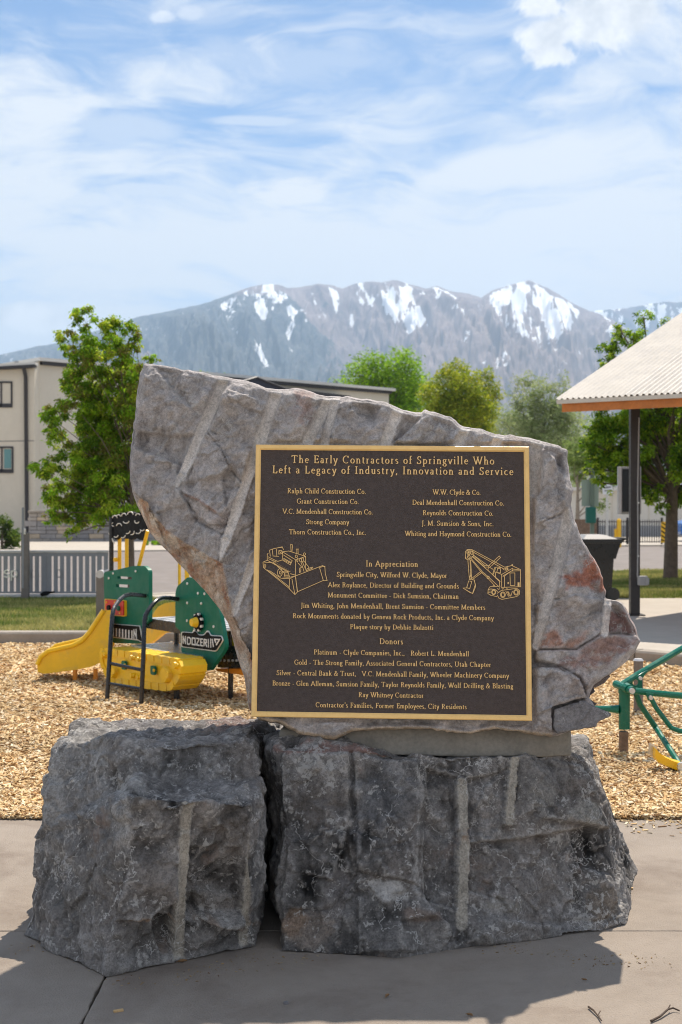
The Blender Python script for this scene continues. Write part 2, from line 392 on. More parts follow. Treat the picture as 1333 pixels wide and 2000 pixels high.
# pavement: poured slabs with open joints
pav = MB(); pav.box((0, 1.0, -.035), (24, 11.1, .03)); pavement = struct('pavement', pav, mat('joint_soil', (.05, .04, .032), .95, var=.4))
xs = [-9.8, -6.8, -3.8, -.80, 2.2, 5.2, 8.2]; ys = [-4.2, -1.2, 1.8, 4.80, 6.52]
def ragged(a, b, amp, nn, seed):
    rr = random.Random(seed); out_ = []
    for i in range(nn):
        t = i / nn; p = a.lerp(b, t); q = (b - a).normalized(); s_ = Vector((-q.y, q.x, 0)); out_.append(p + s_ * rr.gauss(0, amp) * (0 if i == 0 else 1))
    return out_
for i in range(len(xs) - 1):
    for j in range(len(ys) - 1):
        x0, x1, y0, y1 = xs[i] + .003, xs[i + 1] - .003, ys[j] + .003, ys[j + 1] - .003
        if j == len(ys) - 2: y1 = 6.52 + 0.0
        cs = [Vector((x0, y0, 0)), Vector((x1, y0, 0)), Vector((x1, y1, 0)), Vector((x0, y1, 0))]
        lp = []
        for q in range(4):
            near = (j == 2 and ((i == 2 and q == 1) or (i == 3 and q == 3)))
            lp += ragged(cs[q], cs[(q + 1) % 4], .0022 if near else .0012, 60 if near else 24, i * 100 + j * 10 + q)
        sl = MB(); cen = sum(lp, Vector()) / len(lp)
        ins = [p + (cen - p).normalized() * .004 for p in lp]; k = len(lp)
        sl.add([p + Vector((0, 0, -.02)) for p in lp] + [p + Vector((0, 0, -.004)) for p in lp] + ins, [(a, (a + 1) % k, k + (a + 1) % k, k + a) for a in range(k)] + [(k + a, k + (a + 1) % k, 2 * k + (a + 1) % k, 2 * k + a) for a in range(k)] + [tuple(range(2 * k, 3 * k))])
        sl.build('concrete_slab', M['concrete'], pavement)
# mulch bed
mm = bpy.data.materials.new('wood_mulch'); mm.use_nodes = True; k = N(mm.node_tree); b = mm.node_tree.nodes['Principled BSDF']
co = k.new('ShaderNodeTexCoord').outputs['Object']
vc = k.vor(k.vmath('ADD', k.vmath('MULTIPLY', co, (1, 1.6, 1)), k.vmath('MULTIPLY', k.noise(co, 20, 2, .5, 0, True), (.03, .03, .03))), 42, 'F1', 'Color')
vs_ = k.xyz(vc)[0]; c = k.mix(vs_, (.25, .13, .055), (.72, .50, .27)); c = k.mix(k.smooth(k.noise(co, 3, 5), .3, .7), k.mix(.35, c, (.3, .17, .08)), c)
b.inputs['Roughness'].default_value = .9; k.put(b.inputs['Base Color'], c)
bn = k.new('ShaderNodeBump'); bn.inputs['Strength'].default_value = 1; bn.inputs['Distance'].default_value = .03; k.put(bn.inputs['Height'], k.xyz(vc)[1]); mm.node_tree.links.new(bn.outputs[0], b.inputs['Normal'])
KR = [(-14, 14.62), (1.15, 14.62), (2.75, 13.10), (3.34, 12.55), (9.5, 6.8)]
# gently uneven bed
gx, gy = np.meshgrid(np.linspace(-12, 9.4, 215), np.linspace(6.53, 14.7, 110)); A = np.stack([gx.ravel(), gy.ravel(), 0 * gx.ravel()], 1)
A[:, 2] = .004 + .012 * fbm(A, 1.2, 3) - .006 * sstep(A[:, 1], 6.8, 6.53); A[:, 2] -= .06 * ((A[:, 0] > 1.15) & (A[:, 1] > 14.62 - (A[:, 0] - 1.15) * .945))
q = np.arange(215 * 110).reshape(110, 215); Fq = np.stack([q[:-1, :-1], q[:-1, 1:], q[1:, 1:], q[1:, :-1]], -1).reshape(-1, 4)
mu = fastmesh('mulch_bed', A, Fq, mm, smooth=True); mu['kind'] = 'structure'
rng = np.random.default_rng(5)
def chips(name, x, y, z, size, tone, label=None):
    nC = len(x); L = size * rng.uniform(.6, 1.5, nC); Wd = L * rng.uniform(.22, .5, nC); H = L * rng.uniform(.06, .14, nC)
    yaw = rng.uniform(0, 6.283, nC); pit = rng.normal(0, .30, nC); rol = rng.normal(0, .45, nC)
    base = np.array([[-.5, -.5, -.5], [.5, -.35, -.5], [.42, .5, -.5], [-.5, .4, -.5], [-.46, -.42, .5], [.45, -.3, .5], [.36, .4, .5], [-.44, .34, .5]])
    Lc = base[None] * np.stack([L, Wd, H], 1)[:, None, :]
    cr, sr = np.cos(rol)[:, None], np.sin(rol)[:, None]; Y, Z = Lc[..., 1] * cr - Lc[..., 2] * sr, Lc[..., 1] * sr + Lc[..., 2] * cr; X = Lc[..., 0]
    cp, sp = np.cos(pit)[:, None], np.sin(pit)[:, None]; X, Z = X * cp + Z * sp, -X * sp + Z * cp
    cy, sy = np.cos(yaw)[:, None], np.sin(yaw)[:, None]; X, Y = X * cy - Y * sy, X * sy + Y * cy
    V = np.stack([X + x[:, None], Y + y[:, None], Z + z[:, None]], -1).reshape(-1, 3)
    Fb = np.array([[4, 5, 6, 7], [0, 1, 5, 4], [1, 2, 6, 5], [2, 3, 7, 6], [3, 0, 4, 7]])
    Fc = (Fb[None] + 8 * np.arange(nC)[:, None, None]).reshape(-1, 4)
    t = rng.random(nC); pal = np.array([[.80, .60, .34], [.66, .44, .21], [.50, .29, .12], [.90, .75, .52], [.30, .16, .07], [.72, .52, .27]])
    cidx = rng.choice(6, nC, p=[.28, .24, .13, .16, .07, .12]); colr = pal[cidx] * (.86 + .28 * t[:, None]) * tone[:, None]
    o = fastmesh(name, V, Fc, M['chip'], np.repeat(colr, 8, 0)); o['kind'] = 'stuff'
    if label: o['label'] = label
    return o
def inbed(x, y): return (y < 14.6) & ((x < 1.15) | (y < 14.58 - (x - 1.15) * .945))
nn = 135000; y = 6.5 + 8.1 * rng.random(nn) ** 1.55; x = (rng.random(nn) * 2 - 1) * (0.275 * y + .7); k_ = inbed(x, y); x, y = x[k_], y[k_]
tn = .88 + .16 * vn(np.stack([x, y, 0 * x], 1) * 1.3, 3)
chips('wood_chips', x, y, .006 + .018 * rng.random(len(x)), .029 + .0022 * (y - 6.5), tn, 'loose pale wood chips covering the playground bed')
nn = 260; y = 6.50 - np.abs(rng.normal(0, .13, nn)); x = rng.uniform(.9, 2.2, nn); k_ = np.ones(nn, bool)
chips('scattered_wood_chips', x, y, np.full(nn, .004), .022, np.full(nn, .75), 'stray wood chips spilled onto the pavement edge')
xg = rng.uniform(-1.2, 1.15, 420); yg = 4.62 + .12 * np.sin(xg * 5) - .35 * np.exp(-((xg + .72) / .25) ** 2) + rng.normal(0, .05, 420) - .02
chips('stone_grit', xg, yg, np.full(420, .002), .008, np.full(420, .42), 'fine grit and crumbs lying along the foot of the boulders')
# kerbs
kb = MB()
def kerb(mb, a, b_, w, z0, z1):
    a, b_ = Vector((*a, 0)), Vector((*b_, 0)); d = (b_ - a).normalized(); s_ = Vector((-d.y, d.x, 0))
    if s_.y < 0: s_ = -s_
    prof = [(0, z0), (0.005, z1 - .02), (.02, z1), (w, z1), (w, z0)]
    mb.add([p + s_ * o_ + Vector((0, 0, z)) for p in (a, b_) for o_, z in prof], [(i, (i + 1) % 5, 5 + (i + 1) % 5, 5 + i) for i in range(5)] + [(0, 1, 2, 3, 4), (9, 8, 7, 6, 5)])
kerb_o = struct('kerb', MB().box((-6.4, 14.8, .03), (15, .2, .06)), M['kerb'])
x = -14.0
while x < 1.0:
    x2 = min(x + 2.45, 1.12); m_ = MB(); kerb(m_, (x, 14.64), (x2 - .012, 14.64), .24, -.05, .135); m_.build('kerb_length', M['kerb'], kerb_o); x = x2
for a, b_ in (((1.15, 14.63), (2.95, 12.92)), ((2.965, 12.905), (3.75, 12.17)), ((3.765, 12.155), (9.5, 6.8))):
    m_ = MB(); kerb(m_, a, b_, .2, -.05, .125); m_.build('kerb_length', M['kerb'], kerb_o)
# concrete pad with joints (right), lawns, road
pad = sheet('concrete_pad', [(1.25, 14.85), (3.45, 12.75), (9.9, 6.9), (22, 6.9), (22, 20.2), (1.25, 20.2)], .118, M['pad'], .1)
lawn_mat = mat('lawn_soil', (.20, .22, .07), .95, var=.3, vscale=2.0, dirt=(.42, .36, .18), dscale=1.6, dcov=(.5, .65))
sheet('lawn', [(-15, 14.87), (1.2, 14.87), (1.2, 22.6), (-1.2, 20.1), (-15, 20.1)], .115, lawn_mat, .1)
sheet('lawn', [(1.24, 20.24), (22, 20.24), (22, 30.1), (6.6, 28.6), (1.24, 23.9)], .112, lawn_mat, .1)
sheet('sidewalk', [(-30, 20.12), (-1.25, 20.12), (6.6, 27.9), (6.6, 28.65), (-3.2, 20.9), (-30, 20.9)], .124, M['pad'], .1)
sheet('road', [(-60, 20.6), (-3.3, 20.6), (6.3, 28.4), (22, 30.3), (90, 32), (90, 56), (12, 47.3), (-9.2, 41), (-60, 39)], .06, M['asphalt'], .08)
sheet('far_sidewalk', [(-60, 39.05), (-9.2, 41.05), (12, 47.35), (90, 56.05), (90, 300), (-60, 300)], .10, M['pad'], .1)
m_ = MB(); 
for a, b_ in (((-3.2, 20.75), (6.5, 28.6)), ((6.5, 28.6), (22, 30.25)), ((-30, 20.75), (-3.2, 20.75))): kerb(m_, a, b_, .18, -.05, .14)
struct('road_kerb', m_, M['pad'])
# grass blades
def blades(poly, nb, h, seed, label):
    r_ = np.random.default_rng(seed); P_ = np.array(poly); lo, hi = P_.min(0), P_.max(0); Q = r_.uniform(lo, hi, (nb, 2)); Q = Q[inpoly(Q, poly)]; nb = len(Q)
    a = r_.uniform(0, 6.28, nb); w = r_.uniform(.006, .013, nb); hh = h * r_.uniform(.5, 1.3, nb); ln = r_.normal(0, .4, (nb, 2)) * hh[:, None]
    pch = fbm(np.stack([Q[:, 0], Q[:, 1] * 2.2, 0 * a], 1), .9, 3, .5, seed)
    V = np.zeros((nb, 3, 3)); V[:, 0, :2] = Q + np.stack([np.cos(a), np.sin(a)], 1) * w[:, None]; V[:, 1, :2] = Q - np.stack([np.cos(a), np.sin(a)], 1) * w[:, None]
    V[:, :, 2] = .112; V[:, 2, :2] = Q + ln; V[:, 2, 2] = .112 + hh
    t = np.clip(.45 + .9 * pch + r_.normal(0, .22, nb), 0, 1)[:, None]; colr = (1 - t) * np.array([.13, .19, .035]) + t * np.array([.50, .44, .17])
    o = fastmesh('grass', V.reshape(-1, 3), np.arange(nb * 3).reshape(-1, 3), M['grass'], np.repeat(colr * r_.uniform(.8, 1.2, (nb, 1)), 3, 0)); o['kind'] = 'stuff'; o['label'] = label
blades([(-6.6, 14.9), (1.15, 14.9), (1.15, 22.4), (-1.3, 20.05), (-6.6, 20.05)], 90000, .055, 11, 'patchy green and yellow lawn behind the kerb')
blades([(2.6, 20.3), (9, 20.3), (9, 28.8), (6.6, 28.6), (2.6, 25.0)], 90000, .06, 12, 'green lawn around the tree beyond the pad')
# ------------------------------------------------------------------ mountains
def interp(pts, x): p = np.array(pts, float); return np.interp(x, p[:, 0], p[:, 1])
mt = bpy.data.materials.new('mountain_slopes'); mt.use_nodes = True; k = N(mt.node_tree); b = mt.node_tree.nodes['Principled BSDF']; b.inputs['Roughness'].default_value = .95; b.inputs['Specular IOR Level'].default_value = .1
co = k.new('ShaderNodeTexCoord').outputs['Object']; at = k.new('ShaderNodeAttribute', attribute_name='Col').outputs['Color']; sx = k.xyz(at)
nz = k.noise(co, .006, 9, .68, .5); nz2 = k.noise(co, .02, 7, .7, .3); nz3 = k.noise(k.vmath('MULTIPLY', co, (1, .25, .35)), .011, 8, .72, .4)
bare = k.mix(k.smooth(nz, .3, .7), (.14, .11, .115), (.31, .255, .245)); wood = k.mix(k.smooth(nz2, .35, .65), (.022, .036, .05), (.11, .115, .115))
f = k.smooth(k.math('ADD', sx[1], k.math('MULTIPLY', k.math('SUBTRACT', nz, .5), 1.7)), .4, .6); c = k.mix(f, bare, wood)
s_ = k.smooth(k.math('ADD', sx[0], k.math('MULTIPLY', k.math('SUBTRACT', nz3, .5), 4.0)), .46, .60); c = k.mix(s_, c, (.86, .89, .93)); k.put(b.inputs['Base Color'], c)
CREST = [(-2600, 800), (-1800, 770), (-1300, 790), (-900, 750), (-300, 735), (0, 692), (60, 678), (115, 669), (160, 655), (240, 629), (265, 619), (330, 607), (400, 592), (440, 578), (480, 563), (510, 555), (545, 555), (565, 562), (590, 560), (620, 553), (650, 556), (670, 562), (700, 552), (720, 549), (745, 551), (770, 546), (800, 554), (830, 563), (855, 558), (880, 568), (915, 572), (940, 581), (960, 567), (990, 558), (1015, 551), (1033, 546), (1052, 554), (1080, 567), (1110, 586), (1140, 602), (1170, 612), (1200, 626), (1260, 660), (1330, 700), (1500, 760), (2300, 800), (3600, 780)]
BACK = [(900, 700), (1100, 640), (1160, 606), (1200, 603), (1240, 597), (1270, 592), (1300, 588), (1333, 589), (1450, 600), (1700, 640), (2300, 720)]
SNOW = [([(500, 556), (545, 553), (562, 580), (540, 600), (520, 622), (492, 622), (498, 590)], 1.), ([(595, 560), (612, 570), (625, 605), (612, 595)], .8), ([(640, 556), (660, 575), (668, 625), (655, 610), (642, 580)], 1.), ([(668, 590), (690, 610), (694, 640), (680, 630)], .9),
        ([(725, 549), (800, 552), (815, 590), (835, 635), (800, 655), (770, 640), (748, 600)], 1.), ([(685, 560), (705, 575), (722, 610), (700, 595)], .7), ([(842, 560), (862, 558), (890, 590), (910, 612), (870, 610), (850, 585)], .6),
        ([(942, 578), (1000, 552), (1045, 550), (1090, 580), (1138, 602), (1130, 625), (1090, 660), (1060, 682), (1020, 655), (985, 640), (965, 610)], .95), ([(1050, 555), (1075, 575), (1120, 592), (1138, 603), (1080, 640), (1040, 650), (1000, 640), (1060, 610), (1085, 600)], 1.3),
        ([(380, 600), (450, 575), (500, 560), (480, 600), (400, 620)], .34), ([(560, 600), (580, 600), (596, 640), (570, 642)], .7), ([(765, 655), (772, 655), (776, 690), (770, 690)], .7)]
SNOW += [([(865, 568), (882, 572), (905, 602), (890, 604)], .8), ([(1182, 612), (1204, 632), (1192, 668), (1180, 640)], .7), ([(702, 556), (716, 560), (736, 606), (722, 600)], .7), ([(428, 590), (446, 592), (442, 628), (430, 615)], .5), ([(585, 600), (600, 605), (606, 640), (590, 632)], .5), ([(815, 560), (826, 562), (842, 588), (832, 590)], .7), ([(455, 640), (470, 640), (474, 668), (460, 664)], .4)]
SNOWB = [([(1150, 600), (1400, 585), (1400, 625), (1230, 640), (1190, 665), (1160, 625)], .85)]
def mountain(name, crest, d0, d1, x0, x1, snow, fr, seed, nx=1050, ny=220):
    px = np.unique(np.concatenate([np.linspace(x0, -60, 160), np.linspace(-60, 1400, nx - 320), np.linspace(1400, x1, 160)])) if x0 < -60 else np.linspace(x0, x1, nx); nx = len(px); t = np.linspace(0, 1.35, ny); PX, T = np.meshgrid(px, t); D = d0 + (d1 - d0) * T
    cy = interp(crest, PX); Q0 = np.stack([PX.ravel() / 60, T.ravel() * 0, 0 * T.ravel()], 1)
    cy = cy + (1.7 * fbm(Q0, 6.0, 4, .6, seed)).reshape(cy.shape)
    Zc = (HY - cy) / F * d1; tt = np.clip(T, 0, 1)
    K = np.stack([(PX / 95 + T * 1.7 - .25 * np.sin(PX / 130)).ravel(), (T * 1.4).ravel(), (0 * T).ravel()], 1)
    rg = fbm(K, 1.0, 6, .55, seed + 3, True).reshape(T.shape); K2 = np.stack([(PX / 30 - T * 3.1).ravel(), (T * 5).ravel(), (0 * T).ravel()], 1); rg2 = fbm(K2, 1.0, 5, .6, seed + 9, True).reshape(T.shape)
    env = np.clip(tt * (1.02 - tt) * 3.2, 0, 1)
    Z = Zc * (tt ** 1.25) + env * (rg * 270 + rg2 * 90)
    Z = np.minimum(Z, Zc / d1 * D * (1 - .11 * (1 - tt))) - np.where(T > 1, (T - 1) * Zc * 2.2, 0)
    X = (PX - CX) / F * D * 1.0; X = (PX - CX) / F * d1 * (0.55 + .45 * np.clip(T, 0, 1.35)) if False else (PX - CX) / F * D
    V = np.stack([X.ravel(), D.ravel(), Z.ravel()], 1); Q = toPx(np.stack([V[:, 0], V[:, 1], V[:, 2] + EYE * 0], 1))
    sn = np.zeros(len(V))
    Qw = Q + 5 * np.stack([fbm(V, .004, 4, .6, 1), fbm(V, .004, 4, .6, 2)], 1)
    for pl, wgt in snow: sn = np.maximum(sn, wgt * sstep(sdist(Qw, pl), -7, 9))
    ch = fbm(np.stack([(PX / 11 + T * 5).ravel(), (T * 9).ravel(), (0 * T).ravel()], 1), 1.0, 4, .6, seed + 31); sn = sn * (.66 + 1.5 * ch)
    fo = np.clip(sstep(Q[:, 0], 780, 420) * sstep(Q[:, 1], 560, 600) * 1.1 + .22, 0, 1)
    for pl in ([(555, 565), (600, 620), (740, 740), (790, 740), (640, 620), (600, 570)], [(250, 640), (330, 720), (420, 760), (330, 760), (270, 700)]): fo = fo - .75 * sstep(sdist(Qw, pl), -10, 12)
    fo = fo if fr is None else np.full(len(V), fr)
    q = np.arange(nx * ny).reshape(ny, nx); Fq = np.stack([q[:-1, :-1], q[:-1, 1:], q[1:, 1:], q[1:, :-1]], -1).reshape(-1, 4)
    o = fastmesh(name, V, Fq, mt, np.stack([sn, fo, 0 * fo], 1), smooth=True); o['kind'] = 'structure'; return o
mountain('mountain', CREST, 3200, 6500, -2500, 3500, SNOW, None, 2)
mountain('distant_mountain', BACK, 6600, 8600, 850, 2300, SNOWB, .55, 21, 420, 90)
hz = bpy.data.materials.new('air_haze'); hz.use_nodes = True; t = hz.node_tree; t.nodes.clear(); k = N(t)
pv = k.new('ShaderNodeVolumePrincipled'); pv.inputs['Color'].default_value = (.54, .74, 1.0, 1); pv.inputs['Density'].default_value = 0.000125; pv.inputs['Anisotropy'].default_value = 0.0
o_ = k.new('ShaderNodeOutputMaterial'); t.links.new(pv.outputs[0], o_.inputs['Volume'])
struct('haze', MB().box((0, 5900, 700), (27000, 12600, 1403)), hz, 'stuff')
# ------------------------------------------------------------------ stones of the monument
def hullmesh(sets):
    mb = MB()
    for pts in sets:
        bm = bmesh.new(); vs = [bm.verts.new(p) for p in pts]; r = bmesh.ops.convex_hull(bm, input=vs)
        bmesh.ops.delete(bm, geom=[v for v in bm.verts if not v.link_faces], context='VERTS')
        bmesh.ops.recalc_face_normals(bm, faces=bm.faces[:]); bm.verts.index_update()
        mb.add([v.co.copy() for v in bm.verts], [[v.index for v in f.verts] for f in bm.faces]); bm.free()
    return mb
def remesh(mb, voxel, smooth_it=0):
    me = bpy.data.meshes.new('tmp'); me.from_pydata(mb.v, [], mb.f); bm = bmesh.new(); bm.from_mesh(me); bmesh.ops.recalc_face_normals(bm, faces=bm.faces[:]); bm.to_mesh(me); bm.free()
    ob = bpy.data.objects.new('tmp', me); C.objects.link(ob)
    md = ob.modifiers.new('r', 'REMESH'); md.mode = 'VOXEL'; md.voxel_size = voxel; md.adaptivity = 0
    if smooth_it: ms = ob.modifiers.new('s', 'SMOOTH'); ms.iterations = smooth_it; ms.factor = .5
    dg = bpy.context.evaluated_depsgraph_get(); e = ob.evaluated_get(dg); m2 = e.to_mesh()
    V = np.zeros(len(m2.vertices) * 3); m2.vertices.foreach_get('co', V); V = V.reshape(-1, 3)
    Nn = np.zeros(len(m2.vertices) * 3); m2.vertex_normals.foreach_get('vector', Nn); Nn = Nn.reshape(-1, 3)
    Fq = np.array([p.vertices[:] for p in m2.polygons if len(p.vertices) == 4], np.int32)
    e.to_mesh_clear(); C.objects.unlink(ob); bpy.data.objects.remove(ob); bpy.data.meshes.remove(me)
    return V, Nn, Fq
def smoothN(V, Nn, Fq, it):                      # broad normals so that displacement does not tear at arrises
    for _ in range(it):
        acc = np.zeros_like(Nn)
        for a in range(4):
            for b_ in (1, 3):
                np.add.at(acc, Fq[:, a], Nn[Fq[:, (a + b_) % 4]])
        Nn = Nn + acc * .3; Nn /= np.linalg.norm(Nn, axis=1)[:, None] + 1e-9
    return Nn
def convex(d, Fq, it):
    s_ = d.copy(); cnt = np.zeros(len(d)); np.add.at(cnt, Fq.ravel(), 2)
    for _ in range(it):
        acc = np.zeros(len(d))
        for a in range(4): np.add.at(acc, Fq[:, a], s_[Fq[:, (a + 1) % 4]] + s_[Fq[:, (a + 3) % 4]])
        s_ = acc / np.maximum(cnt, 1)
    return d - s_
def grooves(Q, D, facing, lst, disp, r_sc=1.0):
    gm_ = np.zeros(len(Q))
    for a, b_, w0, w1, dep in lst:
        d, t = segd(Q, a, b_); w = w0 + (w1 - w0) * t; w = w * (1 + .06 * vn(np.stack([t * 9, t * 0 + a[0], t * 0], 1), 4))
        d = d * (1 + .06 * fbm(np.stack([Q[:, 0] / 22, Q[:, 1] / 22, 0 * d], 1), 1.0, 2, .5, 5)); m = sstep(d / w, 1.10, .95) * facing; core = -np.sqrt(np.clip(1 - (d / w) ** 2, 0, 1)) * w * D / F * 1.05 - dep
        disp = disp * (1 - m) + core * m; gm_ = np.maximum(gm_, sstep(d / w, 1.05, .85) * facing)
    return disp, gm_
# --- upright slab
dBL, dBR, dTL, dTR = 4.82, 4.79, 4.955, 4.925
pTL, pTR, pBL, pBR = P(500, 868, dTL), P(1034, 872, dTR), P(491, 1400, dBL), P(1040, 1408, dBR)
nrm = (pBL - pTL).cross(pTR - pTL).normalized()
if nrm.y > 0: nrm = -nrm                          # towards the viewer
def onplane(px, py, off):                        # pixel ray meets the plaque plane pushed back by off
    o = Vector((0, 0, EYE)); d = P(px, py, 1) - o; return o + d * (((pTL - nrm * off) - o).dot(nrm) / d.dot(nrm))
SIL = [(283, 711), (300, 713), (322, 715), (350, 722), (378, 727), (400, 730), (445, 738), (470, 743), (505, 753), (520, 760), (545, 763), (575, 759), (600, 765), (640, 776), (660, 776), (700, 780), (745, 785), (775, 797), (800, 805), (825, 808), (830, 801), (850, 806), (880, 815), (905, 835), (940, 838), (975, 850), (1010, 855), (1045, 860), (1075, 868), (1108, 880), (1108, 905), (1110, 925), (1113, 940), (1119, 958), (1113, 985), (1118, 1005), (1125, 1025), (1135, 1050), (1150, 1075), (1165, 1100), (1178, 1130), (1184, 1155), (1181, 1169), (1215, 1178), (1228, 1200), (1243, 1230), (1245, 1240), (1251, 1252), (1240, 1275), (1215, 1298), (1190, 1320), (1175, 1330), (1160, 1338), (1150, 1362), (1163, 1380), (1148, 1388), (1150, 1405), (1135, 1418), (1115, 1425), (1100, 1430), (1074, 1437), (1020, 1430), (966, 1424), (912, 1434), (826, 1424), (761, 1424), (691, 1427), (653, 1443), (583, 1432), (550, 1413), (507, 1405), (488, 1384), (478, 1320), (465, 1285), (455, 1243), (447, 1217), (430, 1190), (415, 1170), (400, 1150), (370, 1120), (350, 1100), (330, 1080), (305, 1055), (290, 1035), (280, 1010), (268, 985), (258, 960), (254, 935), (253, 900), (256, 870), (262, 840), (266, 800), (270, 760), (275, 730)]
SIL0 = list(SIL)
INN = {}                                         # where the bare grey face ends and the tan broken flank starts
INNL = [(508, 1404, 512, 1396), (488, 1384, 505, 1372), (478, 1320, 494, 1310), (465, 1285, 484, 1278), (455, 1243, 470, 1235), (447, 1217, 458, 1205), (430, 1190, 447, 1165), (415, 1170, 439, 1130), (400, 1150, 432, 1100), (370, 1120, 410, 1087), (350, 1100, 385, 1072), (330, 1080, 358, 1058), (305, 1055, 325, 1035), (290, 1035, 305, 1013), (280, 1010, 290, 990), (268, 985, 274, 972)]
for a, b_, c_, d_ in INNL: INN[(a, b_)] = (c_, d_)
rj = random.Random(12); S2 = []
for i, p_ in enumerate(SIL):
    q_ = SIL[(i + 1) % len(SIL)]; S2.append(p_); L_ = math.hypot(q_[0] - p_[0], q_[1] - p_[1])
    if p_ in INN or q_ in INN or L_ < 14: continue
    for j in range(1, int(L_ / 9)):
        t_ = j / int(L_ / 9); S2.append((p_[0] + (q_[0] - p_[0]) * t_ + rj.gauss(0, 1.1), p_[1] + (q_[1] - p_[1]) * t_ + rj.gauss(0, 1.1)))
SIL = S2; m = MB(); n0 = len(SIL)
ctr = np.array(SIL, float).mean(0)
ring0, ring1, ring2, ring3 = [], [], [], []
for i, (a, b_) in enumerate(SIL):
    if (a, b_) in INN: f0 = INN[(a, b_)]; tan = True
    else:
        v = ctr - np.array((a, b_)); v /= np.linalg.norm(v); f0 = (a + v[0] * 4.5, b_ + v[1] * (6 if b_ < 1000 else 3)); tan = False
    jj = random.random()
    ring0.append(onplane(f0[0], f0[1], .028)); ring1.append(onplane(a, b_, .028 + (.085 if tan else .020 if b_ < 1000 else .012)))
    ring2.append(onplane(a, b_, .028 + .21 + .03 * jj)); p2 = ring2[-1]
    cc = onplane(ctr[0], ctr[1], .25); pb = p2 - nrm * (.17 + .04 * random.random()); pb = pb + (cc - pb) * (.05 + .05 * random.random()); ring3.append(pb)
tr = tessellate_polygon([ring0]); tr3 = tessellate_polygon([ring3])
fs = [tuple(t_) for t_ in tr] + [tuple(q_ + 3 * n0 for q_ in t_[::-1]) for t_ in tr3]
for r_ in range(3):
    for i in range(n0): j = (i + 1) % n0; fs.append((r_ * n0 + i, r_ * n0 + j, (r_ + 1) * n0 + j, (r_ + 1) * n0 + i))
m.add(ring0 + ring1 + ring2 + ring3, fs)
V, Nn, Fq = remesh(m, .0054)
Nn = smoothN(V, Nn, Fq, 4); nv = np.array(nrm); fac = sstep(Nn @ nv, .35, .75); Q = toPx(V); D = V[:, 1]
edge = sdist(Q, SIL)
fv, fe, fid = facets(V, 5.0, 3, 1.0, .25, .35); fv2, fe2, fid2 = facets(V * np.array([1, 1, 1.3]), 13.0, 9, 1.0, .35, .3)
big = fbm(V, 2.2, 3, .5, 31)
fv3, fe3, fid3 = facets(V, 30.0, 19, 1.2, .4, .4)
t1, t2, t3, t4 = tet(V, 4.2, 3, .2), tet(V, 9.5, 4, .2), tet(V, 21, 5, .2), tet(V, 50, 6, .2)
disp = .010 * fv + .009 * fv2 + .0035 * fv3 + .032 * t1 + .022 * t2 + .015 * t3 + .008 * t4 + .006 * big + .0025 * fbm(V, 20, 4, .6, 5) + .0018 * fbm(V, 60, 3, .6, 8)
disp = np.where(fac > .3, disp - .010, disp * .55)
inner = sstep(edge, 4, 14)
# hand placed breaks: polygon, height at its centre (m), slope in x and y (m per 100 px)
PLAT = [([(1070, 868), (1108, 880), (1110, 905), (1104, 920), (1085, 895), (1062, 878)], -.035, 0, 0), ([(1046, 878), (1062, 880), (1112, 940), (1118, 985), (1095, 1003), (1046, 1025)], .030, .03, -.03),
        ([(1046, 1028), (1095, 1005), (1112, 1003), (1046, 1263)], -.008, .03, 0), ([(1118, 1005), (1190, 1155), (1181, 1169), (1125, 1165), (1060, 1172), (1085, 1100)], .018, -.03, .01),
        ([(1050, 1180), (1120, 1163), (1181, 1170), (1252, 1250), (1245, 1238), (1175, 1235), (1130, 1268), (1049, 1267)], .030, -.02, .0), ([(1049, 1270), (1130, 1270), (1175, 1238), (1250, 1242), (1251, 1256), (1215, 1298), (1150, 1345), (1128, 1322), (1095, 1300), (1048, 1290)], .048, -.01, -.04),
        ([(1040, 1305), (1095, 1302), (1130, 1325), (1146, 1362), (1090, 1378), (1040, 1395)], .055, .0, -.02), ([(1040, 1395), (1078, 1380), (1080, 1436), (1040, 1432)], .028, .03, 0),
        ([(285, 712), (300, 716), (385, 818), (345, 850), (262, 840), (268, 780)], .012, -.02, .02), ([(300, 716), (440, 738), (395, 815), (375, 800)], -.014, .02, .0), ([(330, 850), (380, 848), (352, 905), (330, 900), (318, 870)], -.022, .02, .0),
        ([(256, 870), (345, 905), (346, 945), (352, 960), (430, 1095), (330, 1040), (258, 955)], .010, .01, -.02), ([(352, 960), (400, 990), (452, 1010), (440, 1050), (385, 1020)], -.016, .02, -.01), ([(432, 930), (452, 912), (462, 925), (440, 990)], -.024, .05, 0), ([(405, 838), (452, 905), (432, 930), (350, 945), (380, 880)], .012, .03, .03),
        ([(445, 765), (530, 790), (495, 870), (470, 860), (410, 840)], .010, -.02, -.03), ([(560, 765), (640, 780), (600, 865), (508, 865), (512, 850)], .006, .02, -.02), ([(665, 780), (770, 800), (745, 865), (640, 865)], .012, -.03, -.02), ([(690, 785), (745, 795), (730, 815), (680, 800)], -.020, .0, .04),
        ([(770, 865), (828, 808), (795, 808), (785, 830)], -.022, .0, .0), ([(830, 801), (880, 815), (905, 838), (895, 866), (770, 866), (828, 812)], .012, -.03, .02), ([(285, 712), (378, 727), (400, 735), (330, 728)], -.03, 0, 0)]
